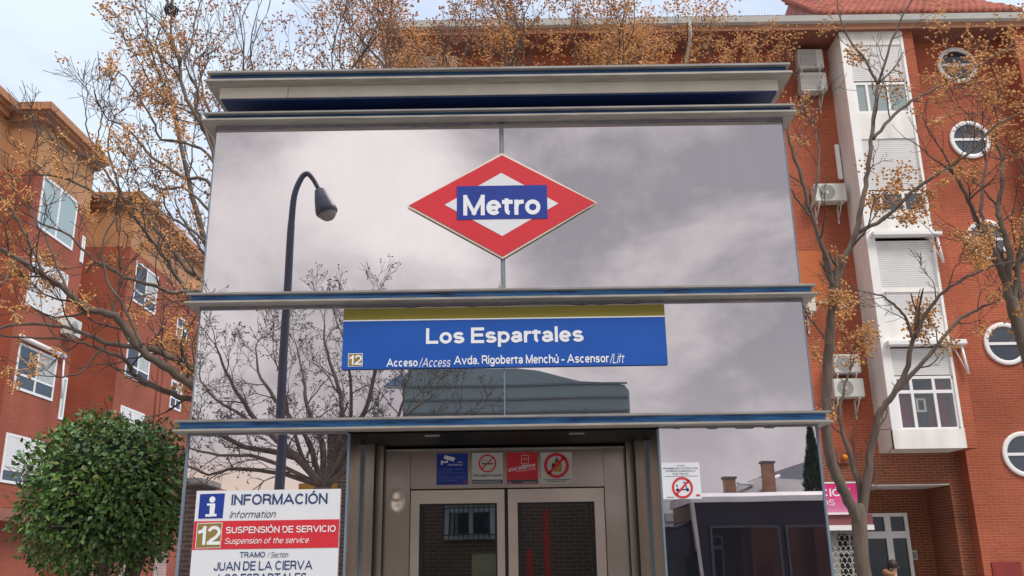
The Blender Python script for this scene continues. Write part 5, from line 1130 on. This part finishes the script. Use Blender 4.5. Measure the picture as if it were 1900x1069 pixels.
for x in (bx0_ + 2.4, bx0_ + 8.6):
    b = MB(); b.lathe([(0, -.14), (.40, -.14), (.47, -.1), (.47, .1), (.40, .14), (.26, .15), (.24, .1), (0, .1)], BLACK, 28, (x, -5.13, .475), 'y'); w = b.build('wheel', bus); b = MB(); b.lathe([(.24, .0), (.1, .03), (0, .04)], ALU, 20, (x, -5.02, .475), 'y'); b.build('rim', w)
# slate roofed houses, chimneys, cypress
SL = mat('slate', (.10, .095, .10), .6, 0, .2, 4)
hs = thing('slate_roofed_house', 'slate roofed house with brick chimneys mirrored over the bus', 'building', (15, -30, 0))
r0, r1, r2 = V(1345, 908, 42), V(1405, 885, 44), V(1545, 842, 45); ez = V(1440, 915, 42).z
b = MB(); b.box(r0.x, r0.x + 13, -36, -30.3, 0, ez, BRICKB); b.build('wall', hs)
b = MB(); b.add([(r0.x, -30, ez), (r0.x + 13, -30, ez), (r2.x + 4, -33, r2.z + 1.4), (r2.x, -33, r2.z), (r1.x, -32, r1.z), (r0.x, -36.4, ez), (r0.x + 13, -36.4, ez)], [(0, 1, 2, 3, 4), (0, 4, 5), (5, 4, 3, 2, 6)], SL); r_ = b.build('roof', hs)
for x, y0, y1_ in ((1356, 883, 905), (1426, 853, 888)):
    q = V(x, y0, 42); b = MB(); b.box(q.x - .24, q.x + .24, -30.6, -30.1, ez - .2, q.z - .1, mat('chimney_brick', (.32, .15, .09), .8, 0, .2)); b.box(q.x - .3, q.x + .3, -30.65, -30.05, q.z - .1, q.z, mat('chimney_cap', (.12, .1, .1), .8)); b.build('chimney', r_)
for x, y in ((1395, 894), (1445, 878)):
    q = V(x, y, 41.8); b = MB(); b.tube([(q.x - .5, -30.25, ez + .5), (q.x + .3, -30.9, q.z)], .1, PVC, 4); b.build('skylight', r_)
random.seed(9)
cq = V(1502, 795, 36); t = thing('cypress', 'dark narrow cypress mirrored at the right edge of the glass', 'tree', (cq.x, cq.y, 0)); b = MB(); b.tube([(cq.x, cq.y, 0), (cq.x, cq.y, cq.z * .7)], [.16, .05], BARK, 8); b.build('trunk', t)
b = MB(); cg = mat('cypress_green', (.014, .03, .018), .8, 0, .3, 3, island=.4)
for k in range(3800):
    h = random.random() ** .8; r = .46 * min(1, (1 - h) * 3.2) * (.85 + .3 * noise.noise(Vector((h * 9, k % 7, 0)))) * random.random() ** .3; a = rnd(0, 6.28); p = Vector((cq.x + r * math.cos(a), cq.y + r * math.sin(a), .5 + h * (cq.z - .5))); d = Vector((math.cos(a) * .3, math.sin(a) * .3, 1)) + rvec() * .25; s_ = rvec() * .05
    b.add([p - s_, p + s_, p + d * .22], [(0, 1, 2)], cg)
b.build('crown', t)
cb = thing('cream_house', 'cream rendered house mirrored low at the far left of the glass', 'building', (-12, -25, 0)); q0, q1 = V(352, 930, 37), V(470, 930, 37); b = MB(); zc = V(420, 925, 37).z; b.box(q0.x - 5, q1.x, -33, -25, 0, zc, mat('cream_render', (.5, .38, .26), .8)); b.build('wall', cb); b = MB(); b.prism([(q0.x - 5.3, zc), (q1.x + .3, zc), (q1.x - 2, zc + .5), (q0.x - 3, zc + .5)], -33.3, -24.7, TILE); b.build('roof', cb)
bp_ = thing('brick_pillar', 'brown brick gate pillar mirrored at the left end of the glass', 'pillar', (V(352, 950, 17).x, -5.2, 0)); q = V(338, 900, 16.9); b = MB(); q2 = V(362, 900, 16.9); b.box(q.x - 1, q2.x, -5.8, -4.9, 0, q.z, BRICKB); b.build('shaft', bp_); b = MB(); b.rbox(q.x - 1.1, q2.x + .08, -5.9, -4.8, q.z, q.z + .12, KERBM, .02); b.build('cap', bp_)

gr = thing('garden_house', 'low slate roofed house mirrored left of the bus', 'building', (V(1250, 1000, 34).x, -22, 0)); q0, q1 = V(1222, 985, 34), V(1296, 985, 34); zr = V(1260, 938, 34).z
b = MB(); b.box(q0.x - 2, q1.x + 1, -27, -22, 0, q0.z, mat('sandy_brick', (.22, .16, .10), .85, 0, .15)); b.build('wall', gr)
b = MB(); b.prismx([(-21.7, q0.z - .05), (-24.4, zr + .55), (-27.2, q0.z - .05)], q0.x - 2.2, q1.x + 1.2, SL); r_ = b.build('roof', gr); b = MB(); xm = V(1262, 960, 34).x; b.box(xm - .5, xm + .5, -22.75, -22.3, q0.z + .32, q0.z + .62, PALEPANE); b.build('skylight', r_)
for x in (1246, 1276):
    xm = V(x, 1030, 34).x; b = MB(); b.box(xm - .32, xm + .32, -22, -21.95, .9, q0.z - .35, PVC); w = b.build('window', gr); b = MB(); b.box(xm - .26, xm + .26, -21.95, -21.94, .96, q0.z - .41, PANE); b.build('pane', w)
